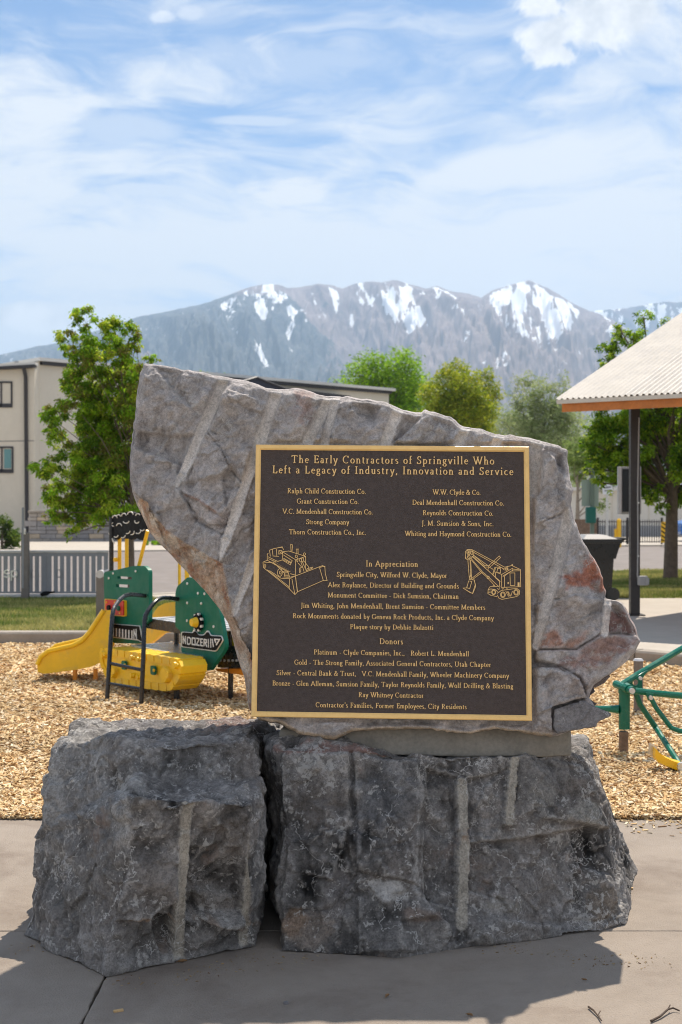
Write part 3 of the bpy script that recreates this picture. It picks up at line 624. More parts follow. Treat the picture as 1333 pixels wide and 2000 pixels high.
for pl, h_, sx_, sy_ in PLAT:
    c0 = np.array(pl, float).mean(0); Qj = Q + 3.0 * np.stack([fbm(V, 18, 3, .6, 61), fbm(V, 18, 3, .6, 62)], 1)
    mk = sstep(sdist(Qj, pl), -2.0, 2.0) * fac
    disp = disp + mk * np.clip(h_ + sx_ * (Q[:, 0] - c0[0]) / 100 + sy_ * (Q[:, 1] - c0[1]) / 100, -.08, .08) * np.where(Q[:, 0] < 1040, .9, .9)
for pl, w_, dp in (([(347, 755), (370, 790), (386, 818)], 2.5, .008), ([(400, 838), (432, 878), (452, 918), (478, 950)], 2.2, .014), ([(352, 962), (385, 1005), (380, 1020)], 2.2, .01), ([(360, 965), (395, 985), (440, 1015)], 2.0, .008), ([(1046, 1026), (1095, 1004)], 2.5, .012), ([(530, 770), (495, 850)], 2, .004), ([(1130, 1322), (1148, 1362)], 3, .03), ([(1048, 1292), (1128, 1320)], 2.5, .015), ([(1078, 1382), (1146, 1362)], 3.0, .025), ([(440, 1010), (452, 1000), (500, 1000)], 1.5, .005)):
    dd = polyd(Q + 1.6 * np.stack([fbm(V, 30, 2, .5, 71), fbm(V, 30, 2, .5, 72)], 1), pl); disp = disp - dp * sstep(dd, w_, 0) * fac
GR = [((437, 742), (352, 935), 11.5, 9, .004), ((352, 930), (346, 948), 8, 3, .0), ((541, 765), (440, 1060), 12, 9.5, .004), ((440, 1055), (430, 1096), 9.5, 2, .0), ((498, 1085), (456, 1200), 11, 6, .0), ((645, 776), (599, 866), 11, 11, .0), ((657, 778), (634, 866), 8, 8, -.002), ((779, 800), (752, 866), 11, 11, .0), ((911, 836), (895, 868), 10, 10, .0), ((976, 852), (968, 868), 9, 9, .0), ((1048, 862), (1043, 960), 12, 12, .0), ((1114, 1003), (1048, 1262), 12, 8, .0), ((1187, 1180), (1180, 1236), 8, 8, -.03)]
disp, gro = grooves(Q, D, fac, GR, disp + .004)
PLQ = [(487, 862), (1042, 865), (1048, 1414), (480, 1408)]
und = sstep(sdist(Q, PLQ), -3, 3) * fac; disp = disp * (1 - und) + np.minimum(disp, -.006) * und
disp = disp * (inner * .8 + .2)
V2 = V + np.where((fac > .3)[:, None], nv[None], Nn) * disp[:, None]
conv = convex(disp, Fq, 5) * (1 - gro) * (1 - und)
n1 = fbm(V, 3.5, 5, .6, 81); n2 = fbm(V, 14, 4, .6, 82)
col = np.array([.50, .455, .435])[None] * (1 + .16 * n1 + .16 * n2 + .14 * t2 + .12 * t3 + .10 * t4 + .12 * (fid - .5))[:, None]
def paint(mask, c_): 
    global col
    col = col * (1 - mask[:, None]) + np.array(c_)[None] * mask[:, None] * (1 + .25 * n2)[:, None]
cm = sstep(conv, .001, .005)[:, None] * .4; col = col * (1 - cm) + np.array([.60, .56, .53]) * cm
pk = sstep(fbm(V, 4.5, 5, .65, 91), .22, .5); paint(.30 * pk, (.30, .20, .16))
wh = sstep(fbm(V, 9, 6, .7, 93), .28, .5); paint(.35 * wh, (.44, .42, .41))
tanp = [(q_[0], q_[1]) for q_ in INNL] + [(q_[2], q_[3]) for q_ in INNL[::-1]]
tm = sstep(sdist(Q + 2.5 * np.stack([n2, n1], 1), tanp), -2.5, 1.5)
tv = fbm(V * np.array([1, 1, .5]), 26, 5, .6, 95); paint(tm, (.56, .39, .27)); paint(tm * sstep(tv, 0, .35), (.74, .62, .50)); paint(tm * sstep(-tv, .08, .4) * .7, (.40, .17, .09))
bl = [(507, 1405), (550, 1413), (583, 1432), (653, 1443), (691, 1427), (761, 1424), (826, 1424), (912, 1434), (966, 1424), (1020, 1430), (1074, 1437)]
bm_ = sstep(polyd(Q + 2 * np.stack([n2, n1], 1), bl), 6.5, 3.0) * sstep(Q[:, 0], 1090, 1070); paint(bm_ * .95, (.60, .46, .32))
Qc = Q + 20 * np.stack([fbm(V, 12, 5, .7, 97), fbm(V, 12, 5, .7, 98)], 1)
for pl, c_, a_ in (([(1122, 1118), (1160, 1078), (1184, 1140), (1178, 1150), (1100, 1145), (1095, 1128)], (.30, .13, .085), .85), ([(1055, 1235), (1085, 1228), (1098, 1262), (1052, 1264)], (.33, .19, .14), .8), ([(1098, 1262), (1150, 1228), (1155, 1240), (1120, 1266)], (.32, .17, .11), .6), ([(1186, 1185), (1226, 1190), (1246, 1236), (1182, 1234)], (.20, .135, .125), .9), ([(1135, 1270), (1180, 1242), (1248, 1246), (1190, 1300), (1090, 1300)], (.25, .17, .15), .75), ([(1150, 1100), (1165, 1095), (1180, 1130), (1150, 1120)], (.34, .16, .10), .5), ([(575, 760), (620, 775), (600, 830), (570, 800)], (.30, .21, .18), .5)):
    paint(np.minimum(1, a_ * 1.1) * sstep(sdist(Qc, pl), -6, 6) * sstep(fbm(V, 30, 4, .7, 99), -.6, .0), np.array(c_) * np.array([1.5, 1.35, 1.3]))
for pl, w_ in (([(1049, 1268), (1130, 1269), (1150, 1255), (1178, 1236), (1250, 1241)], 4.2), ([(1065, 1229), (1180, 1233)], 1.6), ([(820, 812), (772, 862)], 1.7)): paint(.85 * sstep(polyd(Q + 1.5 * np.stack([n1, n2], 1), pl), w_, w_ - 1.8) * fac, (.55, .45, .41))
rl = sstep(polyd(Q + 2 * np.stack([n1, n2], 1), [(360, 965), (385, 975), (420, 1000)]), 3, 1); paint(.6 * rl, (.36, .16, .09))
paint(gro * .75, (.60, .555, .51)); rc_ = V * 0 + 0
slab = fastmesh('engraved_stone_slab'.replace('engraved_', ''), V2, Fq, M['slab'], np.clip(col, .01, .9), smooth=True, extra={'groove': gro})
tag(slab, 'tall jagged light grey stone slab with drill grooves standing upright behind the plaque', 'stone slab')
# dart-shaped splinter and broken ledges on the slab's lower right: built as part of the same stone
def shard(polyf, off, th, seed, tint, back=.0):
    fr_ = [onplane(x, y, off) for x, y in polyf]; bk = [p - nrm * th for p in fr_]; mb = MB(); mb.prism([fr_], (0, 0, 0), -nrm * th)
    V, Nn, Fq = remesh(mb, .005); Q = toPx(V); f_ = sstep(Nn @ nv, .4, .8)
    fv, fe, fid = facets(V, 12.0, seed, 1, .3, .3); d_ = .006 * fv + .004 * fbm(V, 22, 5, .6, seed); c0 = np.array(polyf, float).mean(0)
    V2 = V + Nn * d_[:, None]; cl = np.array(tint)[None] * (1 + .15 * fbm(V, 14, 4, .6, 82) + .2 * (fid - .5))[:, None]
    return fastmesh('stone_shard', V2, Fq, M['slab'], np.clip(cl, .01, .9), smooth=True, extra={'groove': np.zeros(len(V))}, parent=slab)
shard([(1084, 1386), (1110, 1376), (1140, 1369), (1165, 1381), (1196, 1396), (1172, 1408), (1168, 1412), (1166, 1420), (1120, 1427), (1090, 1432), (1082, 1420)], .0, .16, 5, (.25, .235, .235))
shard([(1130, 1330), (1160, 1338), (1164, 1352), (1148, 1364), (1168, 1374), (1158, 1384), (1125, 1386), (1120, 1360)], .09, .10, 8, (.14, .12, .12))
shard([(1150, 1330), (1180, 1322), (1195, 1318), (1182, 1334), (1165, 1342), (1150, 1345)], .07, .10, 9, (.24, .19, .17))
# --- base stones
def basestone(name, label, sets, seed, gr, plats, spots, voxel=.0072, cracks=(), pk_=1.5):
    V, Nn, Fq = remesh(hullmesh(sets), voxel, 1)
    Ns = smoothN(V, Nn, Fq, 4); Q = toPx(V); D = V[:, 1]; fac = sstep(-Ns[:, 1], .25, .6)
    fv, fe, fid = facets(V, 3.6, seed, 1, .35, .5); fv2, fe2, fid2 = facets(V, 10.0, seed + 5, 1, .35, .4)
    fv3, fe3, fid3 = facets(V, 26.0, seed + 7, 1.2, .4, .4)
    t1, t2, t3, t4 = tet(V, 3.4, seed, .2), tet(V, 7.5, seed + 1, .2), tet(V, 18, seed + 2, .2), tet(V, 44, seed + 3, .2)
    disp = -.008 + .012 * fv + .012 * fv2 + .0022 * fv3 + .032 * t1 + .022 * t2 + .012 * t3 + .0055 * t4 + .002 * fbm(V, 16, 4, .62, seed + 3) + .002 * fbm(V, 60, 3, .6, seed + 4)
    disp -= .006 * sstep(fbm(V, 6, 4, .6, seed + 6, True), .45, .8)
    Qj = Q + 9.0 * np.stack([fbm(V, 7, 5, .65, 61), fbm(V, 7, 5, .65, 62)], 1)
    for pl, h_, sx_, sy_ in plats:
        c0 = np.array(pl, float).mean(0); disp = disp + pk_ * sstep(sdist(Qj, pl), -3, 3) * fac * np.clip(h_ + sx_ * (Q[:, 0] - c0[0]) / 100 + sy_ * (Q[:, 1] - c0[1]) / 100, -.09, .09)
    for pl, w_, dp in cracks: disp = disp - .7 * dp * sstep(polyd(Qj, pl), w_, 0) * fac
    disp *= sstep(V[:, 2], -.02, .06) * .8 + .2
    disp, gro = grooves(Q, D, fac, gr, disp)
    V2 = V + Ns * disp[:, None]
    conv = convex(disp, Fq, 5)
    n1 = fbm(V, 3.0, 5, .6, seed + 11); n2 = fbm(V, 16, 4, .65, seed + 12)
    col = np.array([.185, .174, .165])[None] * (1 + 1.0 * n1 + .35 * n2 + .45 * t2 + .35 * t3 + .3 * t4 + .3 * (fid - .5))[:, None]
    bn = sstep(fbm(V, 3.2, 5, .65, seed + 21), .12, .45)[:, None] * .6; col = col * (1 - bn) + np.array([.20, .172, .15]) * bn
    cm = sstep(conv, .0012, .006)[:, None] * .55; col = col * (1 - cm) + np.array([.40, .38, .355]) * cm
    Qc = Q + 16 * np.stack([fbm(V, 9, 5, .65, 97), fbm(V, 9, 5, .65, 98)], 1)
    for (x, y, rx_, ry_), c_, a_ in spots:
        r = np.hypot((Qc[:, 0] - x) / rx_, (Qc[:, 1] - y) / ry_); mk = (a_ * sstep(r + .5 * fbm(V, 24, 4, .7, int(x)), 1.15, .75))[:, None]; col = col * (1 - mk) + np.array(c_) * mk * (1 + .3 * n2)[:, None]
    g_ = (gro * .85)[:, None]; col = col * (1 - g_) + np.array([.34, .31, .26]) * g_ * (1 + .25 * n2 + .3 * n1)[:, None]
    o = fastmesh(name, V2, Fq, M['dark_rock'], np.clip(col, .012, .8), smooth=True, extra={'groove': gro}); tag(o, label, 'boulder', 'dark stones the slab stands on'); return o
W_ = lambda x, y, z: Vector((x, y, z))
LA = [G(44, 1828), G(120, 1868), W_(-.74, 4.60, 0), W_(-.325, 4.66, 0), P(46, 1775, 4.76), P(62, 1690, 4.80), P(88, 1620, 4.82), P(112, 1452, 4.92), P(128, 1428, 5.05), P(163, 1408, 5.25), P(209, 1440, 4.74), P(298, 1452, 4.64), P(465, 1440, 4.70), P(419, 1402, 5.3), P(498, 1418, 5.1), P(503, 1460, 4.85), W_(-.74, 4.60, .60), W_(-.325, 4.67, .57), W_(-1.18, 5.45, 0), W_(-.26, 5.5, 0), W_(-1.02, 5.45, .66), W_(-.28, 5.5, .66), W_(-.32, 4.75, 0), P(213, 1468, 4.70)]
LB = [G(208, 1910), G(345, 1880), G(500, 1850), G(75, 1850), P(232, 1700, 4.34), P(262, 1552, 4.34), P(353, 1560, 4.33), P(485, 1571, 4.42), P(500, 1562, 4.50), W_(-.73, 4.68, .628), W_(-.315, 4.78, .585), W_(-.32, 5.2, 0), W_(-1.0, 5.2, 0), W_(-.31, 5.2, .5), P(110, 1600, 4.76)]
WS, WB, OC = (.42, .40, .375), (.30, .25, .21), (.30, .20, .13)
basestone('dark_boulder', 'smaller dark boulder with a stepped front, left of the plaque base', [LA, LB], 40,
          [((371, 1558), (364, 1640), 10.5, 10.5, .012), ((364, 1640), (352, 1880), 10.5, 10, .006), ((494, 1638), (478, 1842), 5, 9, .004)],
          [([(262, 1640), (352, 1640), (345, 1800), (225, 1800)], .012, .0, .02), ([(372, 1665), (470, 1660), (480, 1790), (366, 1800)], -.035, .0, -.04), ([(300, 1790), (350, 1760), (345, 1870), (320, 1880)], -.035, .0, .0), ([(395, 1755), (482, 1760), (478, 1815), (400, 1800)], .03, .0, .02), ([(110, 1460), (235, 1470), (250, 1600), (90, 1620)], .006, .0, .0)],
          [((105, 1560, 26, 80), WS, .8), ((175, 1510, 34, 85), WS, .7), ((240, 1600, 18, 70), WS, .8), ((150, 1620, 90, 190), (.26, .25, .235), .55), ((120, 1680, 14, 30), WS, .8), ((95, 1660, 20, 14), WS, .7), ((150, 1700, 90, 120), (.16, .15, .14), .5), ((300, 1730, 60, 50), (.20, .175, .155), .6), ((200, 1790, 50, 70), (.22, .20, .185), .5), ((420, 1770, 60, 22), (.26, .24, .22), .7), ((300, 1802, 60, 7), OC, .8), ((450, 1805, 60, 6), OC, .5), ((440, 1530, 90, 10), (.22, .21, .205), .6), ((280, 1530, 30, 10), WS, .5), ((310, 1412, 100, 12), (.24, .225, .22), .7), ((450, 1410, 50, 9), (.24, .15, .13), .6), ((175, 1600, 60, 130), (.21, .20, .195), .35), ((330, 1840, 90, 30), (.17, .155, .14), .5)],
          cracks=[([(230, 1800), (300, 1803), (350, 1800)], 4, .012), ([(365, 1800), (480, 1815)], 4, .014), ([(455, 1690), (405, 1740), (395, 1790)], 4, .02)])
RA = [G(547, 1856), G(690, 1862), G(772, 1866), G(858, 1856), G(880, 1838), G(1050, 1836), G(1160, 1822), G(1226, 1806), P(526, 1440, 4.98), P(545, 1462, 4.80), P(690, 1462, 4.78), P(830, 1476, 4.78), P(1000, 1472, 4.82), P(1112, 1470, 4.92), P(1148, 1485, 4.97), P(1165, 1505, 5.02), P(1186, 1600, 4.98), P(1200, 1710, 4.96), P(535, 1600, 4.80), W_(1.08, 5.6, .60), W_(1.3, 5.6, 0), W_(-.275, 5.6, .66), W_(-.275, 5.6, 0)]
RB = [G(547, 1860), G(690, 1864), G(775, 1870), G(862, 1860), P(560, 1640, 4.68), P(690, 1620, 4.66), P(840, 1700, 4.64), P(855, 1780, 4.60), W_(-.22, 5.2, 0), W_(.4, 5.2, 0), W_(-.2, 5.2, .5), W_(.3, 5.2, .4)]
basestone('dark_boulder', 'wide dark boulder directly beneath the mortar and the upright slab', [RA, RB], 57,
          [((905, 1526), (910, 1640), 10.5, 11, .004), ((910, 1640), (903, 1808), 11, 11, -.008), ((1009, 1482), (998, 1604), 8, 9.5, .0)],
          [([(540, 1470), (680, 1470), (684, 1600), (650, 1720), (560, 1700), (545, 1600)], .018, .02, .0), ([(690, 1470), (815, 1485), (828, 1560), (815, 1730), (700, 1700)], .022, .0, .0), ([(835, 1500), (900, 1520), (905, 1600), (895, 1780), (830, 1760)], -.03, -.02, .0), ([(920, 1520), (1000, 1500), (1060, 1610), (1000, 1660), (922, 1640)], -.02, .03, .0), ([(1020, 1480), (1140, 1490), (1180, 1620), (1060, 1600)], .025, .02, .02), ([(925, 1650), (1160, 1620), (1190, 1790), (1100, 1800), (920, 1740)], -.018, .01, .03), ([(700, 1700), (815, 1735), (865, 1810), (858, 1860), (700, 1860)], .022, .0, .02), ([(960, 1790), (1100, 1810), (1100, 1840), (910, 1840)], .025, .0, .02), ([(1140, 1690), (1200, 1710), (1228, 1800), (1150, 1815)], .015, .0, .0), ([(780, 1800), (850, 1790), (860, 1860), (790, 1865)], -.035, -.04, .0)],
          [((768, 1745, 28, 24), WS, .85), ((735, 1735, 20, 16), WS, .6), ((1135, 1588, 36, 24), (.36, .34, .30), .8), ((1060, 1545, 24, 26), (.34, .32, .29), .6), ((815, 1720, 9, 40), WS, .6), ((600, 1820, 60, 34), WB, .8), ((570, 1800, 24, 26), OC, .6), ((660, 1750, 30, 60), (.22, .20, .19), .6), ((620, 1560, 70, 60), (.20, .175, .155), .55), ((1000, 1640, 40, 12), (.3, .28, .26), .6), ((985, 1765, 45, 14), (.26, .24, .21), .7), ((1185, 1770, 34, 40), (.22, .18, .14), .7), ((760, 1560, 60, 70), (.15, .15, .155), .6), ((840, 1545, 30, 12), WS, .3), ((660, 1462, 120, 7), (.26, .14, .11), .7), ((980, 1470, 120, 5), (.28, .27, .26), .7), ((800, 1480, 100, 8), (.24, .235, .235), .6), ((820, 1790, 40, 16), (.27, .2, .16), .6), ((1050, 1510, 60, 30), (.20, .195, .19), .5), ((700, 1620, 10, 60), (.25, .24, .24), .4), ((750, 1850, 40, 12), (.2, .2, .205), .5)],
          cracks=[([(686, 1465), (690, 1500), (684, 1590), (672, 1640), (690, 1700)], 6, .028), ([(740, 1660), (800, 1640), (815, 1735)], 4, .016), ([(1000, 1720), (1060, 1790), (1062, 1830)], 4, .015), ([(868, 1810), (878, 1840)], 6, .03), ([(560, 1775), (650, 1775), (700, 1700)], 4, .014), ([(1140, 1740), (1060, 1830)], 3, .01)], pk_=1.0)
# mortar bed
mb = hullmesh([[P(545, 1440, 4.90), P(545, 1468, 4.88), P(800, 1416, 4.90), P(800, 1478, 4.86), P(1116, 1424, 4.90), P(1118, 1478, 4.90), P(1000, 1478, 4.86), W_(-.20, 5.22, .63), W_(.92, 5.22, .63), W_(-.20, 5.22, .74), W_(.92, 5.22, .74), P(545, 1425, 4.92), P(1110, 1418, 4.92)]])
V, Nn, Fq = remesh(mb, .008, 2); V = V + Nn * (.006 * fbm(V, 8, 4, .6, 3) + .002 * fbm(V, 40, 3, .6, 4))[:, None]; V[:, 1] += .006 * np.sin(V[:, 2] * 160) * 0
o = fastmesh('mortar_bed', V, Fq, M['mortar'], smooth=True); tag(o, 'grey-brown mortar bed between the slab and the wide boulder', 'mortar')
# ------------------------------------------------------------------ plaque
pc = onplane(766, 1135, 0)
AX = (pTR - pTL).normalized(); AZ = nrm.cross(AX) * 1.0
if AZ.z < 0: AZ = -AZ
plq = Thing('plaque', 'square bronze memorial plaque with gold border and raised gold lettering on the slab', 'plaque', pc)
def onP(x, y, lift=0.0): return onplane(x, y, -lift)
cor = [onP(*p_) for p_ in ((500, 868), (1034, 872), (1040, 1408), (491, 1400))]
def inset(c_, d): 
    cc = sum(c_, Vector()) / 4; o = []
    for i, p_ in enumerate(c_):
        a = (c_[(i + 1) % 4] - p_).normalized(); b_ = (c_[i - 1] - p_).normalized(); o.append(p_ + (a + b_) * d)
    return o
mb = MB(); pr = [(0, -.030), (0, -.003), (.003, 0), (.0155, 0), (.0205, -.0055), (.0205, -.012)]
for d_, h_ in pr: mb.v += [tuple(p_ + nrm * h_) for p_ in inset(cor, d_)]
for r_ in range(len(pr) - 1):
    for i in range(4): j = (i + 1) % 4; mb.f.append((r_ * 4 + i, r_ * 4 + j, r_ * 4 + 4 + j, r_ * 4 + 4 + i))
plq.part('border', mb, M['gold'])
mb = MB(); mb.prism([inset(cor, .010)], nrm * -.0065, nrm * -.026); plq.part('background_panel', mb, M['plaque'])
ZB = -.0065
class Strip:
    """raised line work on a plane given by (origin, ax, az, n)"""
    def __init__(s, o, ax, az, n_): s.o, s.ax, s.az, s.n = o, ax, az, n_; s.mb = MB(); s.k = 0
    def line(s, pts, ws, h, bev=.25, closed=False):
        m_ = len(pts)
        if m_ < 2: return
        h = h + (s.k % 7) * h * .012; s.k += 1
        P2 = [Vector(p_) for p_ in pts]; L_, R_, Lb, Rb = [], [], [], []
        for i in range(m_):
            a = (P2[i] - P2[i - 1]) if i else (P2[1] - P2[0]); b_ = (P2[i + 1] - P2[i]) if i < m_ - 1 else a
            a = a.normalized() if a.length > 1e-9 else Vector((1, 0)); b_ = b_.normalized() if b_.length > 1e-9 else a
            na, nb = Vector((-a.y, a.x)), Vector((-b_.y, b_.x)); q_ = na + nb
            if q_.length < .3: q_ = na
            q_.normalize(); q_ = q_ / max(.5, q_.dot(na)); w = ws[i] / 2
            L_.append(P2[i] + q_ * w * (1 - bev)); R_.append(P2[i] - q_ * w * (1 - bev)); Lb.append(P2[i] + q_ * w); Rb.append(P2[i] - q_ * w)
        T_ = lambda p_, z: s.o + s.ax * p_.x + s.az * p_.y + s.n * z
        vs = [T_(p_, 0) for p_ in Lb] + [T_(p_, h) for p_ in L_] + [T_(p_, h) for p_ in R_] + [T_(p_, 0) for p_ in Rb]
        fs = [(r_ * m_ + i, r_ * m_ + i + 1, (r_ + 1) * m_ + i + 1, (r_ + 1) * m_ + i) for r_ in range(3) for i in range(m_ - 1)]
        fs += [(0, m_, 2 * m_, 3 * m_), (m_ - 1, 4 * m_ - 1, 3 * m_ - 1, 2 * m_ - 1)]
        s.mb.add(vs, fs)
def arc(cx, cy, rx_, ry_, a0, a1, k=None):
    k = k or max(3, int(abs(a1 - a0) / 26)); return [(cx + rx_ * math.cos(R(a0 + (a1 - a0) * i / k)), cy + ry_ * math.sin(R(a0 + (a1 - a0) * i / k))) for i in range(k + 1)]
X_ = .63
bowl = lambda cx, w=.24: [arc(cx, X_ / 2, w, X_ / 2 - .03, 90, 270), arc(cx, X_ / 2, w, X_ / 2 - .03, 90, -90)]
